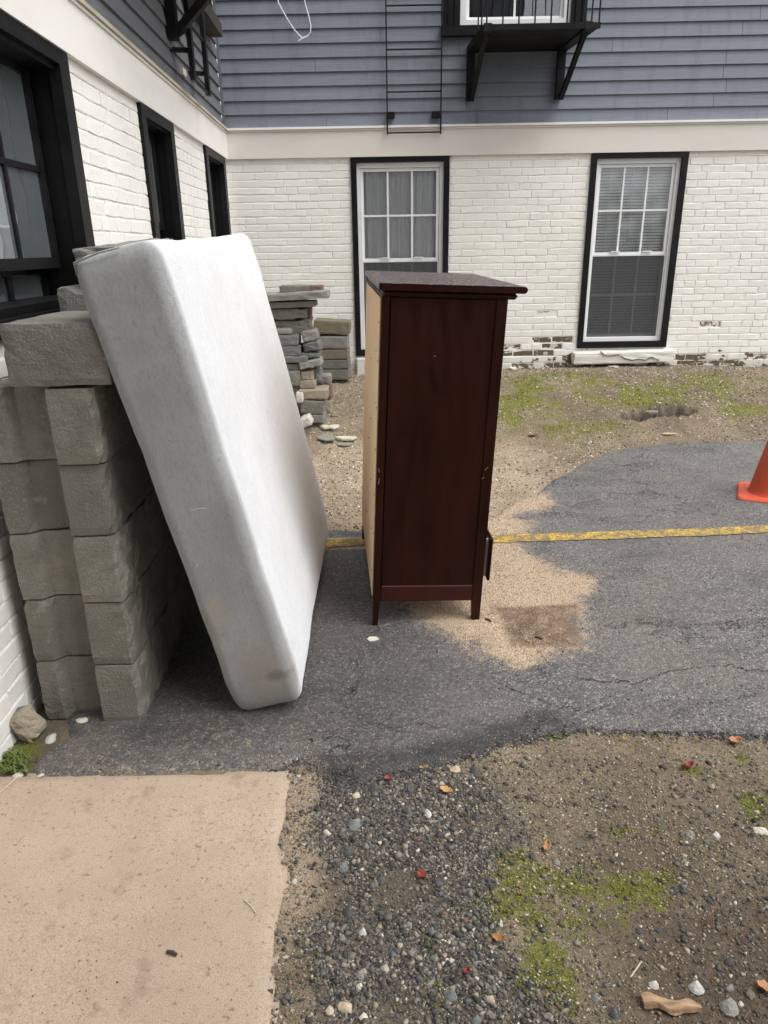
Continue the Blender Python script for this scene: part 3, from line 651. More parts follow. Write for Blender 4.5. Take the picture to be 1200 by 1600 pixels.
def frame_mb(org, du, nrm, u0, u1, z0, z1, wl, wr, wb, wt, d0, d1):
    m = MB()
    m.obox(org, du, nrm, Z_, (u0, u0+wl), (d0, d1), (z0, z1)); m.obox(org, du, nrm, Z_, (u1-wr, u1), (d0, d1), (z0, z1))
    m.obox(org, du, nrm, Z_, (u0+wl, u1-wr), (d0, d1), (z1-wt, z1)); m.obox(org, du, nrm, Z_, (u0+wl, u1-wr), (d0, d1), (z0, z0+wb)); return m
def sash(parent, org, du, nrm, u0, u1, z0, z1, st, dep, thick, fm, gm, cols, rows, mw=.014, midrail=None, gname='pane'):
    """sash frame with muntins and one glass per light; dep = depth of outer face relative to the wall plane (negative = behind)"""
    f = frame_mb(org, du, nrm, u0, u1, z0, z1, st, st, st, st, dep-thick, dep).build('sash', fm, parent)
    g0, g1, h0, h1 = u0+st, u1-st, z0+st, z1-st
    mu = MB()
    for i in range(1, cols): c = g0+(g1-g0)*i/cols; mu.obox(org, du, nrm, Z_, (c-mw/2, c+mw/2), (dep-thick*.65, dep-thick*.12), (h0, h1))
    for j in range(1, rows):
        c = h0+(h1-h0)*j/rows
        mu.obox(org, du, nrm, Z_, (g0, g1), (dep-thick*.62, dep-thick*.1), (c-mw/2, c+mw/2))
    if mu.V: mu.build('muntin', fm, parent)
    for i in range(cols):
        for j in range(rows):
            a, b = g0+(g1-g0)*i/cols, g0+(g1-g0)*(i+1)/cols; c, d = h0+(h1-h0)*j/rows, h0+(h1-h0)*(j+1)/rows
            gl = MB(); gl.obox(org, du, nrm, Z_, (a+.001, b-.001), (dep-thick*.42, dep-thick*.38), (c+.001, d-.001)); gl.build(gname, gm, parent)
    return f
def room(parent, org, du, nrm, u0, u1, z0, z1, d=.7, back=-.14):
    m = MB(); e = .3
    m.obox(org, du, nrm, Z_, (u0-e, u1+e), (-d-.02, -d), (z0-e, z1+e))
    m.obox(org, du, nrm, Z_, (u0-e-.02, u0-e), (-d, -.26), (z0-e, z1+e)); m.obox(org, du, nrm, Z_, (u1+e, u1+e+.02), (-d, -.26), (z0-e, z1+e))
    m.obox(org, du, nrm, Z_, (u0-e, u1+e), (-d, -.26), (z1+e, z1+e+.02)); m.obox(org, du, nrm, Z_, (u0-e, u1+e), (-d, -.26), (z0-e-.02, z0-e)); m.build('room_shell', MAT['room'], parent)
def jamb(parent, org, du, nrm, u0, u1, z0, z1, dep, mat, t=.02):
    frame_mb(org, du, nrm, u0, u1, z0, z1, t, t, t, t, -dep, -.001).build('jamb', mat, parent)

def rear_window(W, kind):
    u0, u1, z0, z1 = W; org = np.array((0, BY, 0)); du, nrm = X_, -Y_
    root = frame_mb(org, du, nrm, u0, u1, z0, z1, .042, .042, .05, .035, -.02, .022).build('window', MAT['casing'], rear)
    if kind != 'up': jamb(root, org, du, nrm, u0+.0, u1-.0, z0+.0, z1-.0, .2, MAT['casing'], .03)
    a, b, c, d = u0+.04, u1-.04, z0+.05, z1-.034
    frame_mb(org, du, nrm, a, b, c, d, .026, .03, .03, .035, -.10, -.012).build('vinyl_frame', MAT['vinyl'], root)
    a += .028; b -= .032; c += .032; d -= .037; mid = c+(d-c)*.5+.005
    sash(root, org, du, nrm, a, b, mid-.014, d, .022, -.03, .03, MAT['vinyl'], MAT['glass'], 3, 2)
    # lower sash sits further in, behind an insect screen
    sash(root, org, du, nrm, a, b, c, mid+.012, .022, -.052, .028, MAT['vinyl'], MAT['glass'], 3, 2)
    s = MB(); s.obox(org, du, nrm, Z_, (a+.002, b-.002), (-.026, -.0245), (c+.002, mid-.016)); s.build('insect_screen', MAT['screen'], root)
    frame_mb(org, du, nrm, a, b, c-.006, mid-.016, .008, .008, .008, .005, -.03, -.021).build('screen_frame', MAT['vinyl'], root)
    lk = MB()
    for q in (.25, .68): lk.obox(org, du, nrm, Z_, (a+(b-a)*q, a+(b-a)*q+.07), (-.028, -.012), (mid+.008, mid+.016))
    lk.build('sash_lock', MAT['vinyl'], root)
    if kind == 'curtain':
        V = []; Fc = []; n = 90
        for s_, (p0, p1) in enumerate(((a-.03, (a+b)/2+.02), ((a+b)/2-.03, b+.03))):
            for j in range(9):
                zq = z0+(z1-z0)*j/8; g = 1-.04*abs(sin(j/8*pi))*(1 if zq < mid+.1 else .25)
                for i in range(n+1):
                    t = i/n; xx = (p0+(p1-p0)*t) if s_ == 0 else (p1-(p1-p0)*t)
                    xx = (p0+(xx-p0)*g) if s_ == 0 else (p1-(p1-xx)*g)
                    yy = -.088-.010*sin(t*38+j*.35+s_)-.005*sin(t*91+j*.7)
                    V.append(tuple(org+du*xx+nrm*yy+Z_*zq))
            o = s_*9*(n+1)
            for j in range(8):
                for i in range(n): q = o+j*(n+1)+i; Fc.append((q, q+1, q+n+2, q+n+1))
        mesh_obj('curtain', V, Fc, MAT['curtain'], root, True)
    if kind == 'blind':
        bl = MB(); z = c
        while z < d: bl.obox(org, du, np.array([0, -cos(.9), -sin(.9)]), np.array([0, sin(.9), cos(.9)]), (a-.01, b+.01), (-.0, .0)if 0 else (-.011+.16*0, .011), (0, .0012)) if 0 else bl.hexa([org+du*q[0]+nrm*q[1]+Z_*(z+q[2]) for q in ((a-.01, -.088, 0), (b+.01, -.088, 0), (b+.01, -.098, .0165), (a-.01, -.098, .0165), (a-.01, -.0865, .001), (b+.01, -.0865, .001), (b+.01, -.0965, .0175), (a-.01, -.0965, .0175))]); z += .022
        for q in (.2, .5, .8): bl.obox(org, du, nrm, Z_, (a+(b-a)*q-.001, a+(b-a)*q+.001), (-.098, -.085), (c, d))
        bl.build('blind', MAT['blind'], root)
    room(root, org, du, nrm, u0, u1, z0, z1)
    return root
w1 = rear_window(W1, 'curtain'); w1['label'] = 'white sashed window with sheer curtains'
w2 = rear_window(W2, 'blind'); w2['label'] = 'white sashed window with closed horizontal blinds'
# concrete sill under the left rear window
solid('window_sill', (W1[0]-.0, BY-.05, .27), (W1[1]+.03, BY+.02, W1[2]-.012), MAT['sill_w'], rear, .01)
# cracked whitewashed stone sill under the right rear window
sm = rough_box_mesh('window_sill', .80, .16, .098, .005, .03, .012, 5, .012)
sm.materials.append(MAT['sill_w']); so = link(bpy.data.objects.new('window_sill', sm), rear); so.location = (1.905, BY-.015, .372); so.rotation_euler = (0, -.012, 0)
ck = MB(); cp = []
for i, (px, py) in enumerate([(938, 549), (945, 556), (956, 556), (966, 554), (976, 560), (988, 563), (998, 561), (1008, 563), (1018, 558), (1030, 563)]):
    p = onY(px, py, BY-.103); cp.append(tuple(p))
ck.tube(cp, .0045, 5); ck.build('sill_crack', MAT['bare'], so).matrix_parent_inverse = so.matrix_basis.inverted()
# upper rear window
def upper_rear():
    u0, u1, z0, z1 = W3; org = np.array((0, BY, 0)); du, nrm = X_, -Y_
    root = frame_mb(org, du, nrm, u0, u1, z0, z1, .115, .11, .03, .11, -.02, .03).build('window', MAT['casing'], rear)
    for s in (u0+.03, u0+.075, u1-.035, u1-.08):
        m = MB(); m.obox(org, du, nrm, Z_, (s, s+.008), (.03, .04), (z0+.04, z1-.1)); m.build('casing_bead', MAT['casing'], root)
    m = MB(); m.obox(org, du, nrm, Z_, (u0-.02, u0+.36), (.01, .07), (z0-.03, z0+.03)); m.obox(org, du, nrm, Z_, (u0+.36, u1+.02), (.01, .07), (z0-.03, z0+.03)); m.build('sill', MAT['casing'], root)
    a, b, c, d = u0+.115, u1-.11, z0+.045, z1-.11
    frame_mb(org, du, nrm, a, b, c, d, .045, .045, .03, .04, -.1, .01).build('vinyl_frame', MAT['vinyl'], root)
    sash(root, org, du, nrm, a+.047, b-.047, c+.032, (c+d)/2, .02, -.02, .03, MAT['vinyl'], MAT['glass'], 2, 1)
    sash(root, org, du, nrm, a+.047, b-.047, (c+d)/2, d-.042, .02, -.05, .03, MAT['vinyl'], MAT['glass'], 2, 1)
    bl = MB(); z = c+.25
    while z < d: bl.obox(org, du, nrm, Z_, (a+.05, b-.05), (-.19, -.175), (z, z+.003)); z += .03
    bl.build('blind', MAT['blind'], root)
    room(root, org, du, nrm, u0+.1, u1-.1, z0, z1)
upper_rear()

# side windows (old black timber sashes, deep reveals)
def side_window(W, lab, big):
    u0, u1, z0, z1 = W; org = WALL_P; du, nrm = WALL_D, WALL_N
    cw = .085 if big else .075
    root = frame_mb(org, du, nrm, u0, u1, z0, z1, cw, cw, .05, .06, -.02, .02).build('window', MAT['casing'], side); root['label'] = lab
    frame_mb(org, du, nrm, u0+cw-.015, u1-cw+.015, z0+.03, z1-.045, .014, .014, .014, .014, -.021, .012).build('casing_bead', MAT['casing'], root)
    jamb(root, org, du, nrm, u0, u1, z0, z1, .22, MAT['jamb'], cw*.9)
    a, b = u0+cw, u1-cw; c, d = z0+.05, z1-.06; mid = c+(d-c)*.16 if big else (c+d)/2+.12
    if big:
        sash(root, org, du, nrm, a, b, mid, d, .035, -.085, .035, MAT['casing'], MAT['glass_old'], 5, 2, .018)
        sash(root, org, du, nrm, a, b, c-.2, mid+.01, .03, -.14, .035, MAT['casing'], MAT['glass_old'], 5, 1, .03)
    else:
        sash(root, org, du, nrm, a, b, mid, d, .035, -.07, .035, MAT['casing'], MAT['glass_old'], 2, 1, .018)
        sash(root, org, du, nrm, a, b, c, mid+.01, .035, -.11, .035, MAT['casing'], MAT['glass_old'], 2, 1, .018)
        m = MB(); m.obox(org, du, nrm, Z_, (a, a+.018), (-.05, -.005), (c, d-.02)); m.build('screen_track', MAT['vinyl'], root)
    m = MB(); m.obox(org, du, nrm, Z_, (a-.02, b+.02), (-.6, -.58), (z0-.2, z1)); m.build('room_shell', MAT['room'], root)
    return root
side_window(LA, 'wide black many-paned window behind the concrete block stack', True)
side_window(LB, 'narrow black window above the mattress', False)
side_window(LC, 'black window beside the inner corner', False)
def upper_side():
    u0, u1, z0, z1 = LU; root = frame_mb(WALL_P, WALL_D, WALL_N, u0, u1, z0, z1, .09, .09, .05, .09, -.02, .05).build('window', MAT['casing'], side)
    m = MB(); m.obox(WALL_P, WALL_D, WALL_N, Z_, (u0-.02, u1+.02), (.0, .10), (z0-.08, z0-.005)); m.build('sill', MAT['casing_b'], root)
    m = MB(); m.obox(WALL_P, WALL_D, WALL_N, Z_, (u0+.09, u1-.09), (-.06, -.05), (z0+.05, z1-.09)); m.build('pane', MAT['glass_old'], root)
upper_side()

# ================================================================ FIRE ESCAPES
fe = empty('fire_escape', (1.0, BY, 2.6), 0, 'black iron fire escape balcony bolted below the upstairs white window', 'fire escape')
fe.location = (0, 0, 0)
def beam(name, p, q, wd, th, mat, parent, side_v):
    p = np.array(p, float); q = np.array(q, float); t = (q-p); L = np.linalg.norm(t); t /= L; s = np.array(side_v, float); s -= t*(s@t); s /= np.linalg.norm(s); n = np.cross(t, s)
    m = MB(); m.obox(p, s, n, t, (-wd/2, wd/2), (-th/2, th/2), (0, L)); return m.build(name, mat, parent)
PF, PZ = BY-.58, 2.578
for bx in (.618, 1.262):
    beam('bracket_post', (bx, BY-.045, 2.27), (bx, BY-.045, 2.60), .055, .05, MAT['iron'], fe, X_)
    beam('bracket_brace', (bx+.012, BY-.055, 2.275), (bx+.05, PF+.08, 2.585), .03, .035, MAT['iron'], fe, X_)
    beam('bracket_arm', (bx+.0, BY-.02, 2.59), (bx+.05, PF, 2.59), .05, .045, MAT['iron'], fe, X_)
fm_ = MB()
fm_.box((.64, PF, PZ-.004), (1.385, PF+.018, PZ+.028)); fm_.box((.64, BY-.03, PZ-.004), (1.30, BY-.018, PZ+.028)); fm_.build('platform_edge', MAT['iron'], fe)
for i in range(11):
    y = PF+.022+i*.0515; solid('platform_slat', (.645+.0*i, y, PZ), (1.38-(y-PF)*.12, y+.047, PZ+.02), MAT['iron'], fe, .002)
for i in range(8):
    x = .66+.715*i/7; m = MB(); m.tube([(x, PF+.009, PZ+.02), (x, PF+.009, PZ+.95)], .0055, 6); m.build('baluster', MAT['iron'], fe)
for x in (.65, 1.375):
    for y in (PF+.2, PF+.4): m = MB(); m.tube([(x, y, PZ+.02), (x, y, PZ+.95)], .0055, 6); m.build('baluster', MAT['iron'], fe)
m = MB(); m.tube([(.65, BY-.02, PZ+.95), (.65, PF+.009, PZ+.95), (1.38, PF+.009, PZ+.95), (1.38, BY-.02, PZ+.95)], .01, 6); m.build('handrail', MAT['iron'], fe)
lad = empty('ladder', (0, 0, 0), 0, 'thin black drop ladder hung flat over the rear siding', 'ladder')
for x in (.02, .41): m = MB(); m.box((x-.005, BY-.062, 2.058), (x+.005, BY-.05, 4.4)); m.build('rail', MAT['iron'], lad)
z = 2.07
while z < 4.4: m = MB(); m.tube([(.02, BY-.056, z), (.41, BY-.056, z)], .006, 6); m.build('rung', MAT['iron'], lad); z += .262
for x0, x1 in ((.02, .075), (.345, .41)):
    bk = solid('wall_bracket', (x0, BY-.066, 2.165), (x1, BY-.018, 2.205), MAT['iron'], lad, .003)
# side wing: bracket and ladder
fe2 = empty('fire_escape', (0, 0, 0), 0, 'black timber bracket of the fire escape on the side wing', 'fire escape')
def wp(y, z, off): return wallpt(y, z, off)
beam('bracket_post', wp(4.40, 2.335, .04), wp(4.40, 3.0, .04), .07, .05, MAT['iron'], fe2, WALL_D)
beam('bracket_brace', wp(4.40, 2.365, .06), wp(4.44, 2.80, .52), .05, .04, MAT['iron'], fe2, WALL_D)
beam('bracket_arm', wp(4.40, 2.83, .02), wp(4.40, 2.83, .6), .06, .05, MAT['iron'], fe2, WALL_D)
beam('bracket_post', wp(3.2, 2.45, .04), wp(3.2, 3.0, .04), .07, .05, MAT['iron'], fe2, WALL_D)
m = MB(); m.obox(WALL_P, WALL_D, WALL_N, Z_, (U(3.1), U(4.5)), (.02, .62), (2.86, 2.88)); m.build('platform', MAT['iron'], fe2)
lad2 = empty('ladder', (0, 0, 0), 0, 'black flat-bar ladder standing off the dark side wing siding', 'ladder')
for (y, zb, za) in ((4.47, 2.155, 2.30), (4.87, 2.155, 2.27)):
    beam('rail', wp(y, zb, .11), wp(y, 3.6, .11), .024, .05, MAT['iron'], lad2, WALL_N)
    beam('standoff', wp(y-.02, za, .0), wp(y, za, .10), .022, .022, MAT['iron'], lad2, Z_)
for z in (2.165, 2.43, 2.70, 2.96): beam('rung', wp(4.47, z, .11), wp(4.87, z, .11), .014, .012, MAT['iron'], lad2, Z_)
m = MB(); m.obox(WALL_P, WALL_D, WALL_N, Z_, (U(4.60), U(4.68)), (.012, .03), (2.215, 2.25)); tag(m.build('wall_plate', MAT['cream'], side))
# cable
cb = MB(); yc = BY-.05
cb.tube([(-.75, yc, 3.3), (-.74, yc, 3.05), (-.727, yc, 2.89), (-.67, yc-.005, 2.79), (-.62, yc-.01, 2.72), (-.585, yc-.01, 2.685), (-.568, yc-.01, 2.672)], .0042, 6)
cb.tube([(-.56, yc, 3.3), (-.55, yc, 3.0), (-.542, yc, 2.887), (-.52, yc, 2.81), (-.507, yc, 2.75), (-.513, yc, 2.71), (-.535, yc-.004, 2.685), (-.57, yc-.016, 2.67), (-.597, yc-.016, 2.655)], .0042, 6)
tag(cb.build('cable', MAT['cable']), 'thin white cable loop dangling over the grey siding', 'cable')

# ================================================================ BLOCK STACK
def cmu_mesh(seed):
    rs = np.random.default_rng(seed); Wd, Ln, H = .288, .388, .1935
    prof = []
    def seg(a, b, n, j):
        for i in range(n): t = i/n; prof.append((a[0]+(b[0]-a[0])*t, a[1]+(b[1]-a[1])*t, j))
    seg((0, .028), (.052, .028), 2, .001); seg((.052, .028), (.075, .055), 2, .001); seg((.075, .055), (.172, .055), 3, .001); seg((.172, .055), (.176, .004), 2, .001)
    seg((.176, .0), (Wd-.01, .0), 3, .0012); seg((Wd-.01, 0), (Wd, .02), 2, .003); seg((Wd, .02), (Wd, Ln), 16, .0032); seg((Wd, Ln), (0, Ln), 6, .001); seg((0, Ln), (0, .028), 6, .001)
    nz = 8; V = []; Fc = []; n = len(prof)
    for k in range(nz+1):
        t = k/nz; z = .0015+(H-.003)*t
        for i, (x, y, j) in enumerate(prof):
            e = .0025 if k in (0, nz) else 0; jx = rs.normal(0, j); jy = rs.normal(0, j*.5)
            cx, cy = Wd/2-x, Ln/2-y; l = math.hypot(cx, cy)
            if k in (0, nz) and rs.random() < .12: e += rs.uniform(.002, .009)
            V.append((x+jx+cx/l*e, y+jy+cy/l*e, z+(rs.normal(0, .001) if 0 < k < nz else 0)))
    for k in range(nz):
        for i in range(n): Fc.append((k*n+i, k*n+(i+1) % n, (k+1)*n+(i+1) % n, (k+1)*n+i))
    Fc.append(tuple(range(n-1, -1, -1))); Fc.append(tuple(nz*n+i for i in range(n)))
    me = bpy.data.meshes.new('concrete_block'); me.from_pydata(V, [], Fc); me.materials.append(MAT['block']); me.update(); return me
cm = [cmu_mesh(i) for i in range(4)]
ordn = ['bottom', 'second', 'third', 'fourth', 'fifth']; posn = ['at the near end', 'second from the near end', 'third from the near end']
rz0 = math.atan(.0325)
rsb = random.Random(3)
for c in range(5):
    for k in range(3):
        o = bpy.data.objects.new('concrete_block', cm[(c+k*2) % 4]); COL.objects.link(o)
        y0 = 1.705+.394*k
        o.location = (-1.008-.0325*(y0-1.7)+rsb.uniform(-.003, .003), y0+rsb.uniform(-.005, .004) + (0 if k else .0), -.001+.1955*c); o.rotation_euler = (0, 0, rz0+rsb.uniform(-.008, .008))
        tag(o, f'grey grooved concrete block, {ordn[c]} course of the stack, {posn[k]}', 'concrete block', 'grey concrete blocks stacked along the side wall')
def stone(name, cx, cy, z, sx, sy, sz, mat, label, cat, rot=(0, 0, 0), rough=.004, seed=None, group=None, rnd=.008, chip=.008):
    seed = seed if seed is not None else random.randint(0, 999)
    me = rough_box_mesh(name, sx, sy, sz, rough, .03, rnd, seed, chip); me.materials.append(mat)
    o = link(bpy.data.objects.new(name, me)); o.location = (cx, cy, z); o.rotation_euler = rot; tag(o, label, cat, group); return o
stone('concrete_block', -.793, 1.705+.19, .979, .245, .38, .15, MAT['block'], 'solid rectangular concrete block with chipped pale top lying on the stack beside the mattress edge', 'concrete block', (0, 0, .02), .003, 21, 'odd blocks on top of the stack', .008, .012)
stone('concrete_block', -.90, 2.29+.2, .979, .27, .39, .205, MAT['block_lt'], 'pale upright block on the stack between the black window and mattress', 'concrete block', (0, 0, rz0), .003, 22, 'odd blocks on top of the stack', .012, .02)
stone('stone_slab', -.835, 2.46, 1.207, .27, .32, .10, MAT['block_lt'], 'rough topped grey stone slab highest on the stack, poking above the mattress corner', 'stone slab', (.0, -.10, .12), .009, 23, None, .012, .02)

# ================================================================ MATTRESS
def mattress():
    T, Ln, Hh, r = .207, 1.30, 1.30, .036
    bm = bmesh.new(); bmesh.ops.create_cube(bm, size=1)
    bmesh.ops.subdivide_edges(bm, edges=bm.edges[:], cuts=39, use_grid_fill=True)
    for v in bm.verts:
        # concentrate subdivision near edges
        u = Vector([math.copysign(abs(2*c)**.55, c)/2 if abs(c) > 1e-6 else 0 for c in v.co])
        q = Vector((u.x*T, u.y*Ln, u.z*Hh)); lim = Vector((T/2-r, Ln/2-r, Hh/2-r))
        inner = Vector([max(-lim[i], min(lim[i], q[i])) for i in range(3)]); d = q-inner
        if d.length > 1e-7: q = inner+d.normalized()*r
        fy, fz = q.y/(Ln/2), q.z/(Hh/2)
        # rounder ends, swollen waist
        if q.z < -Hh/2+.16:
            k = (-(q.z+Hh/2-.16)/.16)**2; q.y *= 1-.035*k; q.x *= 1-.10*k
        if q.z > Hh/2-.10: k = ((q.z-Hh/2+.10)/.10)**2; q.x *= 1-.04*k; q.y *= 1-.01*k
        nv = noise.noise(Vector((q.y*2.5, q.z*2.5, q.x*2+3)))*.007+noise.noise(q*9)*.0025+noise.noise(q*26)*.0012
        q.x += math.copysign(1, q.x)*nv if abs(q.x) > T/2-r-.002 else 0
        q.y += math.copysign(1, q.y)*nv*.7 if abs(q.y) > Ln/2-r-.002 else 0
        if q.x > 0: q.x += .003*(1-fz*fz)*(smooth((fy+.2)))*(.5+.5*sin(fz*3+fy*2)) - .006*(1-fy*fy)
        q.z += noise.noise(Vector((q.x*8, q.y*5, 9)))*.005
        v.co = q+Vector((0, 0, Hh/2))
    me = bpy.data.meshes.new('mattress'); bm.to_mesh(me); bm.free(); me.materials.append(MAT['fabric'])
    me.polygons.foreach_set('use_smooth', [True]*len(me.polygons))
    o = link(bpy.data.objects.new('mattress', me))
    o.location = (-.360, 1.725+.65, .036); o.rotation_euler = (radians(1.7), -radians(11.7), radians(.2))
    tag(o, 'white stained mattress standing on its edge and leaning on the concrete blocks', 'mattress')
    # seam piping round the top end
    m = MB(); m.tube([(-T/2+.004, -Ln/2+.02, .97*Hh), (-T/2+.012, -Ln/2+.006, Hh-.013), (-.03, -Ln/2+.004, Hh-.004), (.02, -Ln/2+.006, Hh-.003)], .0026, 5); m.build('seam', MAT['fabric'], o, True)
    hr = MB()
    for (x, z, l, a) in ((-.02, .66, .04, .1), (-.06, .5, .02, 1.1)):
        hr.tube([(x, -Ln/2-.004, z), (x+l*.5*cos(a), -Ln/2-.006, z+l*.5*sin(a)), (x+l*cos(a), -Ln/2-.004, z+l*.9*sin(a)-.006)], .0004, 4)
    hr.build('loose_thread', MAT['cable'], o)
mattress()

# ================================================================ DRESSER
def dresser():
    root = empty('dresser', (-.068, 2.25, -.004), 0, 'dark mahogany chest of drawers standing sideways on the asphalt with raw back panel', 'dresser')
    root.rotation_euler = (radians(.9), radians(2.6), radians(4.6))
    Dp, Wd, H = .388, .80, 1.148         # x: front-to-back depth, y: width away from viewer
    s = lambda n, a, b, m, c=.003, par=root: solid(n, a, b, m, par, c)
    # side panel facing us
    s('side_panel', (.026, .004, .135), (Dp-.03, .020, H), MAT['mahog'])
    s('side_panel', (.026, Wd-.020, .135), (Dp-.03, Wd-.004, H), MAT['mahog'])
    s('bottom_rail', (.026, .0015, .108), (Dp-.032, .018, .170), MAT['mahog_r'])
    s('bottom_rail', (.026, Wd-.018, .108), (Dp-.032, Wd-.0015, .170), MAT['mahog_r'])
    for y0, y1 in ((0, .024), (Wd-.024, Wd)):
        for x0, x1 in ((0, .024), (Dp-.034, Dp)):
            m = MB(); t = .006
            xa, xb = (x0, x1-.006) if x0 < .1 else (x0+.010, x1)
            m.hexa([(xa, y0, 0), (xb, y0, 0), (xb, y1, 0), (xa, y1, 0), (x0, y0, .12), (x1, y0, .12), (x1, y1, .12), (x0, y1, .12)])
            m.box((x0, y0, .1201), (x1, y1, H)); m.build('leg', MAT['mahog'], root)
    bp = s('back_panel', (-.0045, .0145, .125), (-.0005, Wd-.0145, H-.004), MAT['raw'], .001)
    for (y, z) in [(yy, zz_) for yy in (.03, Wd-.03) for zz_ in (.22, .36, .5, .66, .8, .95, 1.07)]+[(Wd/2, .3), (Wd/2, .6), (Wd/2, .9), (.12, .97), (.3, .7), (.2, .5), (.1, .8), (.1, .35)]:
        m = MB(); m.bbox((-.0062, y-.003, z-.003), (-.0044, y+.003, z+.003), .001); m.build('nail', MAT['nail'], bp)
    s('back_rail', (.002, .026, H-.03), (.018, Wd-.026, H), MAT['mahog'])
    # top with moulded edge: front (right) side overhangs
    tp = s('top_board', (-.010, -.012, H+.020), (Dp+.050, Wd+.012, H+.040), MAT['wet_top'], .004)
    m = MB(); m.bbox((.002, -.006, H+.0005), (Dp+.028, Wd+.006, H+.0195), .007); m.build('top_moulding', MAT['mahog'], root)
    m = MB(); m.tube([(Dp+.047, -.010, H+.030), (Dp+.047, Wd+.010, H+.030)], .0095, 10); m.build('bullnose_edge', MAT['mahog'], tp)
    m = MB(); m.box((-.0105, -.0125, H+.0195), (Dp+.05, -.0118, H+.0395)); m.build('edge_band', MAT['mahog'], tp)
    # front: drawers
    zs = [.175, .355, .54, .73, .92, 1.10]
    for i, (a, b) in enumerate(zip(zs, zs[1:])):
        pull = .016 if i == 0 else -.014
        dr = s('drawer', (Dp-.012+pull+.014, .03 if i else .012, a+.006), (Dp+.012+pull+.0, (Wd-.03), b-.008), MAT['mahog'], .003)
        if i == 0:
            m = MB(); m.box((Dp-.02, .034, a+.016), (Dp+.0175, .044, b-.02)); m.build('drawer_side', MAT['raw_edge'], dr)
        for yy in (.22, .58):
            m = MB(); m.tube([(Dp+pull+.012, yy, (a+b)/2), (Dp+pull+.03, yy, (a+b)/2)], .008, 8); m.build('knob', MAT['iron'], dr)
    s('front_rail', (Dp-.03, .026, .11), (Dp-.006, Wd-.026, .172), MAT['mahog_r'])
    s('bottom_board', (.02, .022, .172), (Dp-.035, Wd-.022, .182), MAT['raw'])
    # scuffs
    m = MB()
    for (x, z, dx, dz) in ((.004, .55, .004, .02), (.006, .59, -.002, .016), (.36, .60, .01, .012), (.352, .57, .008, .006)):
        m.hexa([(x, -.0008, z), (x+.003, -.0008, z), (x+.003, .0005, z), (x, .0005, z), (x+dx, -.0008, z+dz), (x+dx+.002, -.0008, z+dz), (x+dx+.002, .0005, z+dz), (x+dx, .0005, z+dz)])
    m.build('scuff', MAT['block_brn'], root)
dresser()

# ================================================================ CONE
def cone():
    c = empty('traffic_cone', (2.03, 3.59, .006), radians(-25.3), 'orange traffic cone with square base at the right edge of the asphalt', 'traffic cone')
    m = MB(); s_, h = .158, .022; n = 6; V = []; Fc = []
    def rr(hw, r, z):
        out = []
        for q, (sx, sy) in enumerate(((1, 1), (-1, 1), (-1, -1), (1, -1))):
            for k in range(n): a = pi/2*q+pi/2*k/(n-1); out.append((sx*(hw-r)+cos(a)*r, sy*(hw-r)+sin(a)*r, z))
        return out
    rings = [rr(s_, .03, 0), rr(s_, .03, .012), rr(s_-.006, .03, .020), rr(s_*.80, .05, .024)]
    for r_ in rings: V += r_
    N = 4*n
    for i in range(3):
        for k in range(N): Fc.append((i*N+k, i*N+(k+1) % N, (i+1)*N+(k+1) % N, (i+1)*N+k))
    Fc.append(tuple(range(N-1, -1, -1))); Fc.append(tuple(3*N+k for k in range(N))); mesh_obj('base', V, Fc, MAT['cone'], c)
    prof = [(.113, .0245), (.106, .034), (.103, .05), (.062, .27), (.028, .46), (.026, .475), (.020, .475), (.021, .46)]; V = []; Fc = []; N = 40
    for (r_, z) in prof:
        for k in range(N): V.append((r_*cos(2*pi*k/N), r_*sin(2*pi*k/N), z))
    for i in range(len(prof)-1):
        for k in range(N): Fc.append((i*N+k, i*N+(k+1) % N, (i+1)*N+(k+1) % N, (i+1)*N+k))
    mesh_obj('cone_body', V, Fc, MAT['cone'], c, True)
cone()

# ================================================================ RUBBLE PILE IN THE CORNER
def pile_piece(x0, y0, x1, y1, Y, dep, mat, label, cat='stone', rz=0, ry=0, rough=.004, name='stone_block', group='stones and pavers piled in the corner', rnd=.006, chip=.008):
    a = onY(x0, y1, Y); b = onY(x1, y0, Y)
    cx = (a[0]+b[0])/2; sx = max(.03, b[0]-a[0]); z = min(a[2], b[2]); sz = max(.02, b[2]-a[2])
    return stone(name, cx, Y+dep/2, z, sx, dep, sz, mat, label, cat, (0, ry, rz), rough, None, group, rnd, chip)
PK = MAT
P = pile_piece
P(436, 446, 481, 458, 5.02, .16, PK['block'], 'grey paver on the very top of the rubble pile, left of a dark red piece', rz=.05)
P(480, 446, 503, 457, 5.04, .12, PK['block_red'], 'dark red brick with speckled end on top of the rubble pile', 'brick', name='brick_piece', rz=-.06)
P(405, 456, 513, 470, 4.98, .2, PK['block_lt'], 'long pale knobbly stone bar across the top of the rubble pile', 'stone', ry=-.035, rough=.007)
P(405, 471, 492, 482, 5.02, .2, PK['block'], 'long smooth grey paver just under the pale stone bar', 'paver', ry=-.02)
P(420, 483, 478, 499, 5.04, .2, PK['block'], 'rough split-faced block below the long grey paver', 'stone', rough=.011)
P(477, 480, 485, 500, 5.14, .12, PK['block_red'], 'narrow dark red brick wedged upright behind the rough block', 'brick', name='brick_piece', ry=.06)
P(420, 500, 485, 523, 5.06, .2, PK['block'], 'wider rough split-faced block, second of its kind in the pile', 'stone', rough=.013)
P(425, 514, 455, 524, 4.97, .2, PK['block_lt'], 'small round-ended grey block halfway down the pile left side', 'stone', rnd=.014)
P(425, 524, 465, 541, 4.95, .2, PK['block_dk'], 'dark slab with a pale upper edge halfway down the pile', 'stone')
P(425, 541, 469, 557, 4.95, .2, PK['block_dk'], 'speckled grey block below the pale-edged dark slab', 'stone', rough=.006)
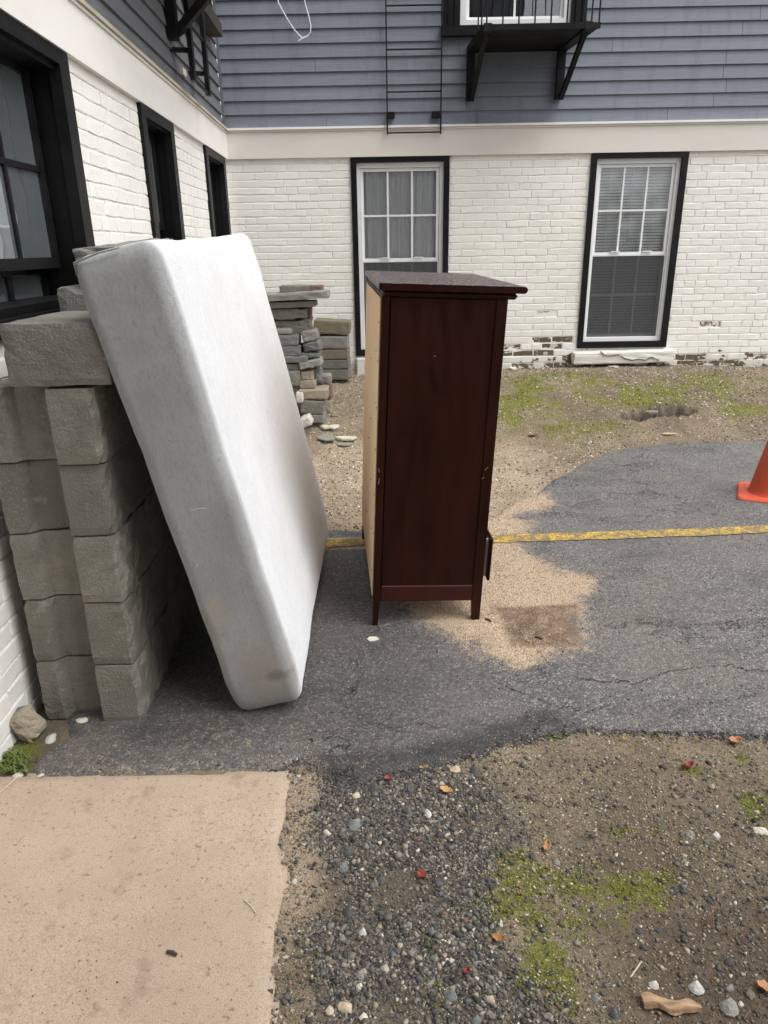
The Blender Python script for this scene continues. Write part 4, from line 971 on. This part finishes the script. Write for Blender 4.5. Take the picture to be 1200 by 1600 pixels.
P(425, 557, 480, 568, 4.93, .2, PK['block_dk'], 'flat dark slab under the speckled grey block', 'stone')
P(425, 568, 470, 579, 4.95, .2, PK['block_dk'], 'dark slab low in the pile beside the tilted light slab', 'stone')
P(473, 517, 496, 533, 4.98, .16, PK['block_lt'], 'small grey speckled stone tipped up on the right of the pile', 'stone', ry=-.15, rough=.006)
P(474, 534, 501, 550, 4.98, .17, PK['block_dk'], 'rounded grey stone under the tipped speckled stone', 'stone', ry=-.10, rough=.009, rnd=.02)
P(470, 551, 499, 560, 4.98, .18, PK['block_dk'], 'flat dark stone under the rounded grey stone', 'stone', rnd=.012)
P(469, 564, 502, 575, 4.92, .2, PK['block_lt'], 'light grey slab tilted up to the right in mid pile', 'stone', ry=-.20, rough=.006)
P(425, 579, 469, 604, 4.93, .2, PK['block'], 'thick square grey block low on the left of the pile', 'stone')
P(470, 580, 489, 594, 4.94, .18, PK['block_tan'], 'small tan block above another tan block on the right of the pile', 'stone')
P(489, 574, 502, 600, 5.02, .14, PK['block_dk'], 'dark rounded stone standing upright beside the small tan blocks', 'stone', rnd=.022, rough=.008)
P(469, 595, 492, 608, 4.92, .2, PK['block_tan'], 'lower small tan block resting on the wide tan paver', 'stone')
P(466, 609, 511, 625, 4.88, .26, PK['block_tan'], 'wide tan paver jutting out near the foot of the pile', 'paver', rz=.05)
P(425, 604, 470, 640, 4.95, .16, PK['block'], 'deep grey block at the foot of the pile, mostly behind the mattress', 'stone')
P(470, 627, 505, 648, 4.86, .26, PK['block'], 'wedge-topped grey block under the wide tan paver', 'stone', ry=.06, rz=-.03)
P(472, 648, 506, 662, 4.86, .26, PK['block_lt'], 'lowest grey block at the foot of the pile', 'stone')
P(462, 614, 473, 630, 4.84, .1, PK['white_st'], 'small whitish stone beside the wide tan paver', 'stone', rnd=.015)
for i, (y0, y1) in enumerate(((586, 600), (600, 625), (625, 645), (645, 656))):
    P(500, y0, 517, y1, 5.06, .12, PK[('block_lt', 'block_red', 'block_tan', 'block_red')[i]], ('top pale piece of the thin column at the right of the pile', 'dark red brick second in the thin column at the pile right', 'tan textured piece third in the thin column at the pile right', 'red brick at the foot of the thin column right of the pile')[i], 'brick', name='brick_piece', rough=.005)
P(472, 652, 489, 667, 4.74, .12, PK['white_st'], 'pale pinkish broken stone leaning at the mattress edge', 'stone', ry=-.4, rnd=.012, rough=.008)
# block stack against rear wall
for i, (x0, y0, x1, y1, mt, lb) in enumerate(((490, 501, 545, 523, 'block_brn', 'brownish block with sloping top crowning the small stack by the rear wall'), (496, 525, 543, 546, 'block_lt', 'second block down in the small stack by the rear wall'),
        (498, 546, 544, 562, 'block_brn', 'stained third block in the small stack by the rear wall'), (499, 562, 545, 577, 'block', 'fourth block in the small stack by the rear wall'), (500, 577, 546, 594, 'block', 'lowest block in the small stack by the rear wall'))):
    o = P(x0, y0, x1, y1, 5.55, .22, MAT[mt], lb, 'concrete block', rz=-.04, ry=(.0 if i else .07), name='concrete_block', group='small block stack by the rear wall', rough=.002)
# flat broken stones on the ground
def flat_stone(px, py, wpx, dpx, th, mat, label, rot=0, seed=0, cat='stone', name='broken_stone', n=6, group=None, tilt=(0, 0), up=0):
    c = onG(px, py); a = onG(px+wpx/2, py); b = onG(px, py-dpx/2); rx = abs(a[0]-c[0]); ry = max(abs(b[1]-c[1]), .006)
    rs = random.Random(seed); V = []; Fc = []
    th *= .55
    for lv, (sc, z) in enumerate(((.92, 0), (1.0, th*.3), (.99, th*.85), (.93, th))):
        for k in range(n):
            rs2 = random.Random(seed*31+k); a_ = 2*pi*k/n+rs2.uniform(-.25, .25); r_ = sc*rs2.uniform(.8, 1.08)
            V.append((cos(a_)*rx*r_, sin(a_)*ry*r_, z+rs.uniform(-.1, .1)*th))
    for lv in range(3):
        for k in range(n): Fc.append((lv*n+k, lv*n+(k+1) % n, (lv+1)*n+(k+1) % n, (lv+1)*n+k))
    Fc.append(tuple(range(n-1, -1, -1))); Fc.append(tuple(3*n+k for k in range(n)))
    o = mesh_obj(name, V, Fc, mat); z = c[2]
    ins = float(poly_sd(np.array([c[0]]), np.array([c[1]]), ASPH)[0]) > 0; ins2 = float(poly_sd(np.array([c[0]]), np.array([c[1]]), SLAB)[0]) > 0
    o.location = (c[0], c[1], z-.003+up+(.009 if ins else .008 if ins2 else 0)); o.rotation_euler = (tilt[0], tilt[1], rot); tag(o, label, cat, group); return o
flat_stone(508, 668, 17, 13, .03, MAT['cream'], 'cream flagstone shard, left of a crack, at the pile foot', .3, 1)
flat_stone(522, 668, 20, 15, .03, MAT['cream'], 'cream flagstone shard, right of the crack, at the pile foot', -.2, 2)
flat_stone(510, 685, 27, 20, .025, MAT['block_lt'], 'greenish grey flat stone in front of the cream shards', .5, 3)
flat_stone(540, 686, 38, 11, .03, MAT['cream'], 'flat pointed cream stone lying alone on the gravel', 0, 4)
flat_stone(540, 695, 24, 8, .02, MAT['block_lt'], 'grey stone half buried below the pointed cream stone', .2, 5)
flat_stone(523, 650, 12, 5, .02, MAT['block_lt'], 'thin pale stone behind the cream shards', .2, 6)
flat_stone(1018, 645, 26, 6, .03, MAT['block_tan'], 'tan broken slab at the mouth of the dug hole', .1, 7)
flat_stone(958, 573, 20, 5, .02, MAT['bare_red'], 'flat piece of red brick under the right window sill', 0, 8, 'brick', 'brick_piece')
flat_stone(800, 576, 14, 6, .03, MAT['sill_w'], 'whitewashed rubble lump at the wall foot by the dresser', 0, 9)
flat_stone(1046, 678, 26, 5, .014, MAT['tanpeb'], 'long tan wood chip lying near the asphalt far edge', .0, 10, 'wood chip', 'wood_chip')
flat_stone(1153, 731, 26, 6, .006, MAT['tanpeb'], 'tan leaf-shaped scrap lying on asphalt behind the cone', .1, 11, 'leaf', 'leaf_scrap')
flat_stone(582, 1001, 20, 8, .004, MAT['cream'], 'crumbled cream spot on the asphalt by the dresser near leg', 0, 12, 'crumb', 'stone_crumb')
# foreground stones
fg = [(567, 1455, 15, 13, .016, 'white_st', 'white oval pebble low in the dark gravel'), (668, 1270, 13, 15, .016, 'white_st', 'white pebble in the upper dark gravel'), (555, 1290, 21, 24, .025, 'blue_st', 'round blue-green stone near the asphalt tip'),
      (543, 1331, 21, 16, .022, 'darkpeb', 'shiny blue-black stone left of the gravel'), (537, 1355, 18, 18, .016, 'blue_st', 'flat grey stone below the blue-black stone'), (545, 1425, 18, 22, .02, 'darkpeb', 'purple-black stone mid gravel'),
      (540, 1573, 30, 20, .03, 'tanpeb', 'beige brick chunk at the bottom of the gravel'), (515, 1577, 16, 18, .022, 'tanpeb', 'cream pebble left of the beige brick chunk'), (568, 1587, 16, 16, .022, 'cream', 'cream pebble right of the beige brick chunk'),
      (640, 1230, 17, 22, .025, 'darkpeb', 'tall dark stone under the asphalt edge'), (585, 1232, 20, 16, .02, 'darkpeb', 'wide grey stone beside the asphalt tip'), (742, 1205, 18, 14, .02, 'darkpeb', 'blue-black stone at the right of the yellow pebble'),
      (712, 1202, 18, 12, .014, 'tanpeb', 'yellow-tan pebble near the asphalt edge'), (557, 1243, 14, 12, .012, 'tanpeb', 'pinkish pebble left of the green stone'), (745, 1275, 18, 14, .018, 'darkpeb', 'dark stone at the right rim of the gravel'),
      (562, 1522, 17, 17, .02, 'block_lt', 'rounded beige-grey pebble in lower gravel'), (562, 1538, 14, 10, .012, 'cream', 'creamy pebble just below the beige-grey one'), (705, 1555, 24, 20, .024, 'blue_st', 'bluish slate stone beside green moss'),
      (765, 1560, 22, 14, .016, 'tanpeb', 'orange-tan flat stone at the bottom right of gravel'), (745, 1592, 20, 16, .02, 'blue_st', 'grey-blue stone at the bottom edge'), (960, 1582, 18, 20, .022, 'darkpeb', 'rounded grey pebble left of the wood scrap'),
      (1140, 1575, 32, 34, .03, 'block_lt', 'large grey cobble right of the wood scrap'), (1022, 1539, 18, 15, .014, 'white_st', 'bright white chip above the wood scrap'), (1088, 1545, 26, 26, .018, 'white_st', 'white and yellow lichen-spotted stone'),
      (1190, 1297, 28, 12, .01, 'cream', 'cream flat stone at the right edge'), (1078, 1300, 18, 12, .012, 'block_lt', 'pale grey stone in the dirt'), (1120, 1303, 12, 12, .008, 'white_st', 'small white chip right of the pale grey stone'),
      (870, 1346, 12, 11, .014, 'block_lt', 'small grey pebble below the orange leaf'), (930, 1558, 14, 18, .016, 'blue_st', 'slate-grey pebble in the brown soil'), (1030, 1452, 16, 10, .016, 'darkpeb', 'dark clod in the brown soil, the right of two'), (1000, 1455, 14, 10, .016, 'darkpeb', 'dark clod in the brown soil, the left of two'),
      (460, 1375, 9, 9, .008, 'white_st', 'small white chip beside the slab edge'), (1075, 1347, 9, 7, .006, 'white_st', 'tiny white chip on the moss right'), (535, 1465, 12, 12, .012, 'block_lt', 'pale pebble left of the white oval one'), (595, 1375, 15, 14, .016, 'darkpeb', 'dark angular stone mid gravel'),
      (80, 1153, 18, 16, .018, 'white_st', 'crumpled white lump beside the tan rock'), (130, 1130, 22, 9, .008, 'cream', 'pale chip at the foot of the block stack'), (65, 1216, 12, 5, .006, 'white_st', 'white chip at the slab back edge'), (28, 1210, 20, 9, .01, 'white_st', 'white rubble scrap in the corner by the wall')]
def surf_z(x, y):
    X1 = np.array([x]); Y1 = np.array([y]); z = float(dirt_z(X1, Y1)[0])
    if float(asph_sd(X1, Y1)[0]) > 0: z = max(z, float(asph_z(X1, Y1)[0]))
    if float(slab_sd(X1, Y1)[0]) > 0: z = max(z, .009)
    return z
for i, (x, y, a, b_, th, mt, lb) in enumerate(fg):
    c = onG(x, y); rx = (onG(x+a/2, y)[0]-c[0]); ry = onG(x, y-b_/2)[1]-c[1]; rs = random.Random(100+i)
    bm = bmesh.new(); bmesh.ops.create_icosphere(bm, subdivisions=2, radius=1); off = Vector((i*3.7, i*1.9, 0))
    ry = min(ry, rx*1.5); th2 = min(th*.62, .8*min(rx, ry))
    for v in bm.verts:
        k = 1+.30*noise.noise(v.co*1.1+off)+.13*noise.noise(v.co*2.9+off); q = v.co*k
        for ax_ in ((1, .3, .2), (-.5, .8, .5), (.1, -.9, .6), (-.7, -.4, .7)):
            n_ = Vector(ax_).normalized(); d_ = q.dot(n_)-.66
            if d_ > 0: q -= n_*d_*.85
        v.co = Vector((q.x*rx, q.y*ry, q.z*th2))
    me = bpy.data.meshes.new('pebble'); bm.to_mesh(me); bm.free(); me.materials.append(MAT[mt])
    o = link(bpy.data.objects.new('pebble', me)); o.location = (c[0], c[1], surf_z(c[0], c[1])+th2*.28); o.rotation_euler = (rs.uniform(-.2, .2), rs.uniform(-.2, .2), rs.uniform(-.5, .5))
    tag(o, lb, 'stone')
rk = onG(48, 1150); rme = rough_box_mesh('rock', .085, .07, .085, .007, .02, .012, 77, .012)
rme.materials.append(MAT['block_tan']); rme.materials.append(MAT['block_dk'])
for p in rme.polygons: p.material_index = 1 if (p.center.x < .004) else 0
ro = link(bpy.data.objects.new('rock', rme)); ro.location = (rk[0]-.005, rk[1]+.01, .0); ro.rotation_euler = (.25, -.25, -.5)
tag(ro, 'tan and dark two-toned rock against the white brick wall foot', 'rock')

# leaves, wood and twigs
def leaf(px, py, wpx, mat, label, rot, curl=.006):
    c = onG(px, py); a = onG(px+wpx/2, py); L = abs(a[0]-c[0]); V = []; Fc = []; n = 9
    for i in range(n+1):
        t = i/n; w_ = L*.55*sin(pi*min(1, t*1.02))**.8*(1+.18*sin(t*19)); x = (t-.5)*2*L
        for k in (-1, -.5, 0, .5, 1): V.append((x, k*w_, .003+curl*(k*k*.8+(t-.5)**2*2)+.0015*sin(t*13+k*3)))
    for i in range(n):
        for k in range(4): Fc.append((i*5+k, i*5+5+k, i*5+6+k, i*5+1+k))
    o = mesh_obj('leaf', V, Fc, MAT[mat], smooth_=True); sd = o.modifiers.new('t', 'SOLIDIFY'); sd.thickness = .0008
    z = float(np.maximum(dirt_z(np.array([c[0]]), np.array([c[1]])), asph_z(np.array([c[0]]), np.array([c[1]])) if float(asph_sd(np.array([c[0]]), np.array([c[1]]))[0]) > 0 else -9)[0])
    o.location = (c[0], c[1], z+.004); o.rotation_euler = (random.uniform(-.2, .2), random.uniform(-.15, .15), rot); tag(o, label, 'leaf', 'fallen leaves')
leaf(660, 1369, 22, 'leaf_red', 'small bright red leaf in the middle of the gravel', -.9)
leaf(855, 1325, 22, 'leaf_orange', 'pale orange leaf beside the green moss', 1.2)
leaf(1076, 1201, 20, 'leaf_red', 'crumpled dark red leaf on the dirt at right', .4, .014)
leaf(1147, 1160, 22, 'leaf_orange', 'orange leaf by the asphalt near edge', .1, .01)
leaf(697, 1237, 22, 'leaf_yellow', 'yellow-orange leaf near the top of the gravel', -.5)
leaf(607, 1217, 14, 'leaf_red', 'thin red leaf touching the asphalt edge', .3)
leaf(728, 1521, 14, 'leaf_red', 'torn red leaf scrap low in the gravel', .6, .01)
leaf(833, 681, 16, 'leaf_red', 'red leaf on the far sandy dirt right of the dresser', .1)
leaf(780, 1467, 22, 'leaf_orange', 'brown-orange leaf below the moss patch', -.4)
leaf(1195, 1546, 30, 'leaf_orange', 'curled tan leaf at the lower right edge', -.3)
leaf(660, 1203, 10, 'leaf_orange', 'tiny orange leaf scrap on the asphalt lip', .2)
leaf(975, 1155, 9, 'leaf_yellow', 'tiny pale leaf scrap by the asphalt lip', .8)
def wood_piece():
    a = onG(1003, 1568); b = onG(1095, 1580); n = 12; V = []; Fc = []
    for i in range(n+1):
        t = i/n; c = a+(b-a)*t; w_ = .0125*(1-.5*max(0, t-.6)*2)+.002*sin(t*17); hh = .007+.002*sin(t*11)
        for (dy, dz) in ((-w_, 0), (w_, 0), (w_*.8, hh), (-w_*.6, hh*1.3)): V.append((c[0], c[1]+dy+.004*sin(t*9), .004+dz))
    for i in range(n):
        for k in range(4): Fc.append((i*4+k, i*4+(k+1) % 4, i*4+4+(k+1) % 4, i*4+4+k))
    Fc += [(3, 2, 1, 0), tuple(n*4+k for k in range(4))]
    tag(mesh_obj('wood_scrap', V, Fc, MAT['wood']), 'splintered scrap of brown wood at the bottom right', 'wood scrap')
wood_piece()
def twig(px, py, qx, qy, r, mat, label, up=.009):
    a = onG(px, py); b = onG(qx, qy); m = MB(); mid = (a+b)/2+np.array([.002, .001, .001]); m.tube([a+Z_*up, mid+Z_*(up+.001), b+Z_*up], r, 6)
    tag(m.build('twig', MAT[mat]), label, 'twig')
twig(262, 1494, 277, 1499, .0035, 'twig', 'short dark twig in the middle of the concrete slab', .012)
twig(382, 1412, 400, 1432, .0012, 'straw', 'pale straw on the slab near its right edge', .011)
twig(0, 1245, 32, 1216, .0012, 'straw', 'long pale straw at the slab back left corner', .011)
twig(758, 972, 767, 976, .0035, 'twig', 'short dark twig on the sand by the dresser leg', .013)
twig(836, 1000, 846, 1004, .0035, 'twig', 'short dark twig on the brown sand patch', .013)
twig(485, 1160, 489, 1163, .002, 'twig', 'tiny black twig on the asphalt by the slab', .012)
twig(1000, 1508, 985, 1530, .0012, 'straw', 'pale bent stalk in the brown soil', .006)

# ================================================================ loose grains (stuff)
ICO = None
def rock_variants(n, sub, jit, flat, seed):
    out = []
    for i in range(n):
        bm = bmesh.new(); bmesh.ops.create_icosphere(bm, subdivisions=sub, radius=1)
        rs = random.Random(seed+i)
        for v in bm.verts:
            v.co *= 1+rs.uniform(-jit, jit)
        bm.verts.index_update(); V = np.array([v.co[:] for v in bm.verts]); Fc = np.array([[v.index for v in f.verts] for f in bm.faces]); V[:, 2] *= flat
        out.append((V, Fc)); bm.free()
    return out
def scatter(name, pts, size, tint, mat, variants, label=None, sink=.3, sq=(.6, 1.0), smooth_=False):
    """pts (n,3), size (n), tint (n,3) -> one joined mesh"""
    n = len(pts); VV = []; FF = []; TT = []; off = 0
    vid = RNG.integers(0, len(variants), n)
    for k, (V, Fc) in enumerate(variants):
        idx = np.where(vid == k)[0]; m = len(idx)
        if not m: continue
        ang = RNG.uniform(0, 2*pi, m); s = size[idx]; asp = RNG.uniform(sq[0], sq[1], m)
        tl = RNG.normal(0, .35, (m, 2))
        X = V[None, :, 0]*s[:, None]; Yv = V[None, :, 1]*(s*asp)[:, None]; Zv = V[None, :, 2]*(s*RNG.uniform(.7, 1.1, m))[:, None]
        Zt = Zv+X*tl[:, :1]*.4+Yv*tl[:, 1:]*.4
        ca, sa = np.cos(ang)[:, None], np.sin(ang)[:, None]
        P_ = np.stack([X*ca-Yv*sa+pts[idx, 0:1], X*sa+Yv*ca+pts[idx, 1:2], Zt+pts[idx, 2:3]+(s*(.5-sink))[:, None]*.6], 2)
        VV.append(P_.reshape(-1, 3)); FF.append((Fc[None]+(np.arange(m)*len(V))[:, None, None]+off).reshape(-1, 3)); TT.append(np.repeat(tint[idx], len(V), 0)); off += m*len(V)
    V = np.concatenate(VV); Fq = np.concatenate(FF); T = np.concatenate(TT)
    me = bpy.data.meshes.new(name); me.vertices.add(len(V)); me.vertices.foreach_set('co', V.ravel().astype(np.float32))
    me.loops.add(Fq.size); me.loops.foreach_set('vertex_index', Fq.ravel().astype(np.int32)); me.polygons.add(len(Fq)); me.polygons.foreach_set('loop_start', np.arange(0, Fq.size, 3, dtype=np.int32))
    if smooth_: me.polygons.foreach_set('use_smooth', np.ones(len(Fq), bool))
    me.update(); a = me.attributes.new('tint', 'FLOAT_COLOR', 'POINT'); a.data.foreach_set('color', np.concatenate([T, np.ones((len(T), 1))], 1).ravel().astype(np.float32))
    me.materials.append(mat); o = link(bpy.data.objects.new(name, me)); tag(o, label, None, None, 'stuff'); return o
def palette(n, cols, wts):
    c = np.array(cols); w_ = np.array(wts, float); w_ /= w_.sum(); return np.clip(c[RNG.choice(len(c), n, p=w_)]*RNG.uniform(.75, 1.2, (n, 1)), 0, .9)
def sample(n, x0, x1, y0, y1, dens):
    X = RNG.uniform(x0, x1, n); Y = RNG.uniform(y0, y1, n); k = RNG.uniform(0, 1, n) < dens(X, Y); return X[k], Y[k]
R1 = rock_variants(8, 1, .2, .7, 1)
# octahedral grains for the small grit
R0 = []
for i in range(6):
    rs = np.random.default_rng(i); V = np.array([(1, 0, 0), (0, 1, 0), (-1, 0, 0), (0, -1, 0), (0, 0, .8), (0, 0, -.8)], float)*rs.uniform(.7, 1.15, (6, 1)); R0.append((V, np.array([(0, 1, 4), (1, 2, 4), (2, 3, 4), (3, 0, 4), (1, 0, 5), (2, 1, 5), (3, 2, 5), (0, 3, 5)])))
sdG = lambda X, Y: poly_sd(X, Y, GRAV)+fbm(X, Y, 7, 101)*.16
free = lambda X, Y: (asph_sd(X, Y) < -.004) & (slab_sd(X, Y) < -.004)
DK = [(.045, .046, .05), (.09, .09, .092), (.16, .155, .145), (.26, .235, .19), (.5, .45, .36), (.13, .10, .085), (.12, .14, .15), (.7, .68, .62)]
RG = rock_variants(12, 0, .26, .72, 60) if False else []
for i in range(12):
    bm = bmesh.new(); bmesh.ops.create_icosphere(bm, subdivisions=1, radius=1); rs_ = random.Random(900+i); bm2 = bmesh.new()
    for q in range(9):
        v = Vector((rs_.gauss(0, 1), rs_.gauss(0, 1), rs_.gauss(0, 1))).normalized()*rs_.uniform(.75, 1.15); bm2.verts.new((v.x, v.y, v.z*.7))
    bmesh.ops.convex_hull(bm2, input=bm2.verts[:]); bmesh.ops.delete(bm2, geom=[v for v in bm2.verts if not v.link_faces], context='VERTS'); bmesh.ops.triangulate(bm2, faces=bm2.faces[:])
    bm2.verts.index_update(); RG.append((np.array([v.co[:] for v in bm2.verts]), np.array([[v.index for v in f.verts] for f in bm2.faces]))); bm.free(); bm2.free()
DK = [(.058, .055, .052), (.11, .104, .096), (.18, .17, .145), (.30, .26, .20), (.46, .41, .33), (.15, .12, .09), (.12, .135, .14), (.6, .57, .5), (.22, .14, .10)]
X, Y = sample(105000, -.30, .95, .72, 1.55, lambda X, Y: free(X, Y)*np.maximum(smooth((sdG(X, Y)+.03)/.08), .10)*np.clip(.8+fbm(X, Y, 6, 5)*2.2, .12, 1))
sz = np.clip(RNG.lognormal(-5.72, .50, len(X)), .0012, .0125)
scatter('gravel', np.stack([X, Y, dirt_z(X, Y)], 1), sz, palette(len(X), DK, [27, 25, 18, 9, 3, 12, 3, .9, 2]), MAT['gravel'], RG, 'dark loose gravel at the asphalt edge', sink=.35)
# crumbled asphalt along the broken edge
X, Y = sample(60000, -.35, 1.5, 1.35, 1.75, lambda X, Y: np.exp(-(asph_sd(X, Y)/.018)**2)*(asph_sd(X, Y) < .012)*(slab_sd(X, Y) < 0))
sz = np.clip(RNG.lognormal(-5.6, .45, len(X)), .0015, .011)
scatter('asphalt_crumbs', np.stack([X, Y, np.maximum(dirt_z(X, Y), asph_z(X, Y)-.004)], 1), sz, palette(len(X), [(.035, .035, .036), (.06, .06, .06), (.10, .10, .095), (.2, .17, .13)], [30, 26, 14, 7]), MAT['gravel'], RG, 'crumbled black asphalt along the broken pavement edge', sink=.6)
TN = [(.42, .35, .26), (.30, .24, .17), (.18, .14, .10), (.55, .49, .40), (.10, .085, .07), (.68, .64, .56), (.25, .16, .12)]
X, Y = sample(100000, -.35, 1.45, .72, 1.85, lambda X, Y: free(X, Y)*np.clip(.55+fbm(X, Y, 4, 6)*1.2, .1, 1)*(1-.55*smooth((sdG(X, Y))/.04)))
sz = np.clip(RNG.lognormal(-6.2, .42, len(X)), .0008, .0065); wt = palette(len(X), TN, [18, 25, 24, 8, 18, 2.2, 8])
dkn = np.clip(smooth((X-.35)/.35)*smooth((1.25-Y)/.3), 0, 1)[:, None]; wt = wt*(1-.45*dkn)
scatter('grit', np.stack([X, Y, dirt_z(X, Y)], 1), sz, wt, MAT['grit'], R0, 'fine grit strewn over the near dirt')
X, Y = sample(110000, -1.15, 3.5, 2.9, 5.88, lambda X, Y: free(X, Y)*np.clip(.6+fbm(X, Y, 3, 16)*1.3, .1, 1))
sz = np.clip(RNG.lognormal(-5.45, .45, len(X)), .0018, .013)
wt = palette(len(X), TN, [22, 18, 14, 20, 12, 12, 12])*1.05
scatter('grit', np.stack([X, Y, dirt_z(X, Y)], 1), sz, wt, MAT['grit'], R0, 'pale coarse grit on the far dirt strip')
# loose grains on asphalt, densest on the sand
SD = [(.55, .43, .31), (.38, .28, .19), (.66, .56, .44), (.22, .16, .11), (.3, .3, .3), (.10, .10, .10)]
X, Y = sample(70000, -.3, 1.4, 2.0, 4.0, lambda X, Y: (asph_sd(X, Y) > .01)*np.clip(smooth((poly_sd(X, Y, SANDM)+.05+fbm(X, Y, 9, 71)*.09)/.1), .06, 1))
sz = np.clip(RNG.lognormal(-6.35, .35, len(X)), .0009, .0045); scatter('loose_sand', np.stack([X, Y, asph_z(X, Y)+.0005], 1), sz, palette(len(X), SD, [30, 20, 18, 12, 4, 4]), MAT['grit'], R0, 'tan sand spilled over the asphalt beside the dresser')
X, Y = sample(60000, -1.0, 3.4, 1.4, 4.6, lambda X, Y: (asph_sd(X, Y) > .0)*(poly_sd(X, Y, SANDM) < .0)*np.clip(.6+fbm(X, Y, 3, 26)*1.4, .1, 1))
sz = np.clip(RNG.lognormal(-6.0, .35, len(X)), .0011, .005); scatter('asphalt_grit', np.stack([X, Y, asph_z(X, Y)-.0002], 1), sz, palette(len(X), [(.05, .05, .053), (.10, .10, .105), (.20, .2, .2), (.40, .38, .34), (.3, .22, .15)], [30, 26, 20, 8, 4]), MAT['gravel'], R0, 'worn stone grains standing out of the asphalt')
# moss cushions
X, Y = sample(190000, -1.1, 3.0, .72, 5.85, lambda X, Y: free(X, Y)*smooth((moss_field(X, Y)*np.clip(.75+fbm(X, Y, 9, 12)*1.6, 0, 1.1)+fbm(X, Y, 30, 13)*.9-np.where(Y < 2.2, .36, .64)+.8*smooth((poly_sd(X, Y, HOLE)+.06)/.04)+fbm(X, Y, 7, 19)*np.where(Y < 2.2, 0, 1.2))/.22)*np.where(Y < 2.2, 1.0, .10))
sz = np.clip(RNG.lognormal(-6.0, .35, len(X)), .0012, .0045)*np.where(Y > 2.2, 1.9, 1.0); hz = RNG.uniform(0, 1, len(X))**.6*.017*np.clip(.5+fbm(X, Y, 45, 14)*2, 0, 1)
scatter('moss', np.stack([X, Y, dirt_z(X, Y)+.001+hz], 1), sz, palette(len(X), [(.15, .175, .016), (.23, .25, .03), (.09, .12, .014), (.33, .33, .06)], [30, 25, 25, 10])*np.where(Y > 2.2, .72, 1.0)[:, None], MAT['moss'], R0, 'bright green moss cushions on the dirt')
# weeds at the wall foot
wd_ = MB(); rs = random.Random(5)
for i in range(150):
    c = onG(18+rs.uniform(-16, 26), 1190+rs.uniform(-16, 20)); h = rs.uniform(.008, .026); a = rs.uniform(0, 2*pi); w_ = .0022
    d = Vector((cos(a), sin(a), 0)); s_ = Vector((-sin(a), cos(a), 0))*w_; b = Vector((c[0], c[1], 0)); t1 = b+d*h*.4+Vector((0, 0, h*.7)); t2 = b+d*h+Vector((0, 0, h*.8))
    o0 = len(wd_.V); wd_.V += [tuple(b-s_), tuple(b+s_), tuple(t1+s_), tuple(t1-s_), tuple(t2)]; wd_.F += [(o0, o0+1, o0+2, o0+3), (o0+3, o0+2, o0+4)]; wd_.I += [0, 0]
b = NB('weed_green'); MAT['weed'] = b.set((.11, .15, .03), .7)
tag(wd_.build('weeds', MAT['weed']), 'low green weeds in the corner of wall and slab', kind='stuff')
# unseen wall added behind the viewer to shade the near faces
shade_wing = empty('apartment_building', (0, 0, 0), 0, 'added unseen grey wall behind the viewer that shades the near faces', 'building')
m = MB(); m.box((-1.2, -1.3, 0), (2.0, -1.0, 7.5)); m.build('shade_wall', MAT['siding_l'], shade_wing)

# hairline cracks in the pavement, laid as narrow sunken-looking tar-dark seams
def crack(pts, wd):
    P_ = [onG(*q) for q in pts]; L = []; rs = random.Random(len(pts))
    for a, b in zip(P_, P_[1:]):
        for i in range(14): t = i/14; p = a+(b-a)*t; L.append((p[0]+rs.gauss(0, .0035), p[1]+rs.gauss(0, .005)))
    V = []; Fc = []
    for i, (x, y) in enumerate(L):
        w_ = wd*rs.uniform(.2, 1.3)*min(1, i/6, (len(L)-1-i)/6+.1); z = float(asph_z(np.array([x]), np.array([y]))[0])+.0025
        V += [(x, y-w_, z), (x, y+w_, z)]
    for i in range(len(L)-1): Fc.append((2*i, 2*i+2, 2*i+3, 2*i+1))
    o = mesh_obj('crack', V, Fc, MAT['crackm'], asphalt); return o
b = NB('crack_dark'); MAT['crackm'] = b.set((.014, .013, .012), .95)
crack([(895, 1066), (933, 1070), (1000, 1072), (1033, 1058), (1075, 1050), (1137, 1045), (1167, 1052), (1215, 1055)], .0019)
crack([(760, 1060), (804, 1085), (867, 1108), (917, 1118), (960, 1105)], .0014)
crack([(1040, 1128), (1090, 1105), (1150, 1098), (1210, 1085)], .0011)
crack([(560, 1128), (610, 1142), (655, 1135), (720, 1150)], .0014)
crack([(918, 903), (945, 906), (985, 904)], .0011)

# tiny fragments blown on the slab
X, Y = sample(9000, -1.05, -.24, .8, 1.48, lambda X, Y: (slab_sd(X, Y) > .01)*np.clip(.10+.9*np.exp(-((X+.58)**2/.004+(Y-.93)**2/.006))+fbm(X, Y, 4, 301)*.5, .02, 1)*.6)
sz = np.clip(RNG.lognormal(-6.9, .5, len(X)), .0005, .003)
scatter('litter_crumbs', np.stack([X, Y, np.full(len(X), .0095)], 1), sz, palette(len(X), [(.16, .10, .07), (.08, .06, .05), (.5, .42, .33), (.25, .17, .12)], [30, 24, 14, 20]), MAT['grit'], R0, 'tiny brown crumbs scattered over the concrete slab')
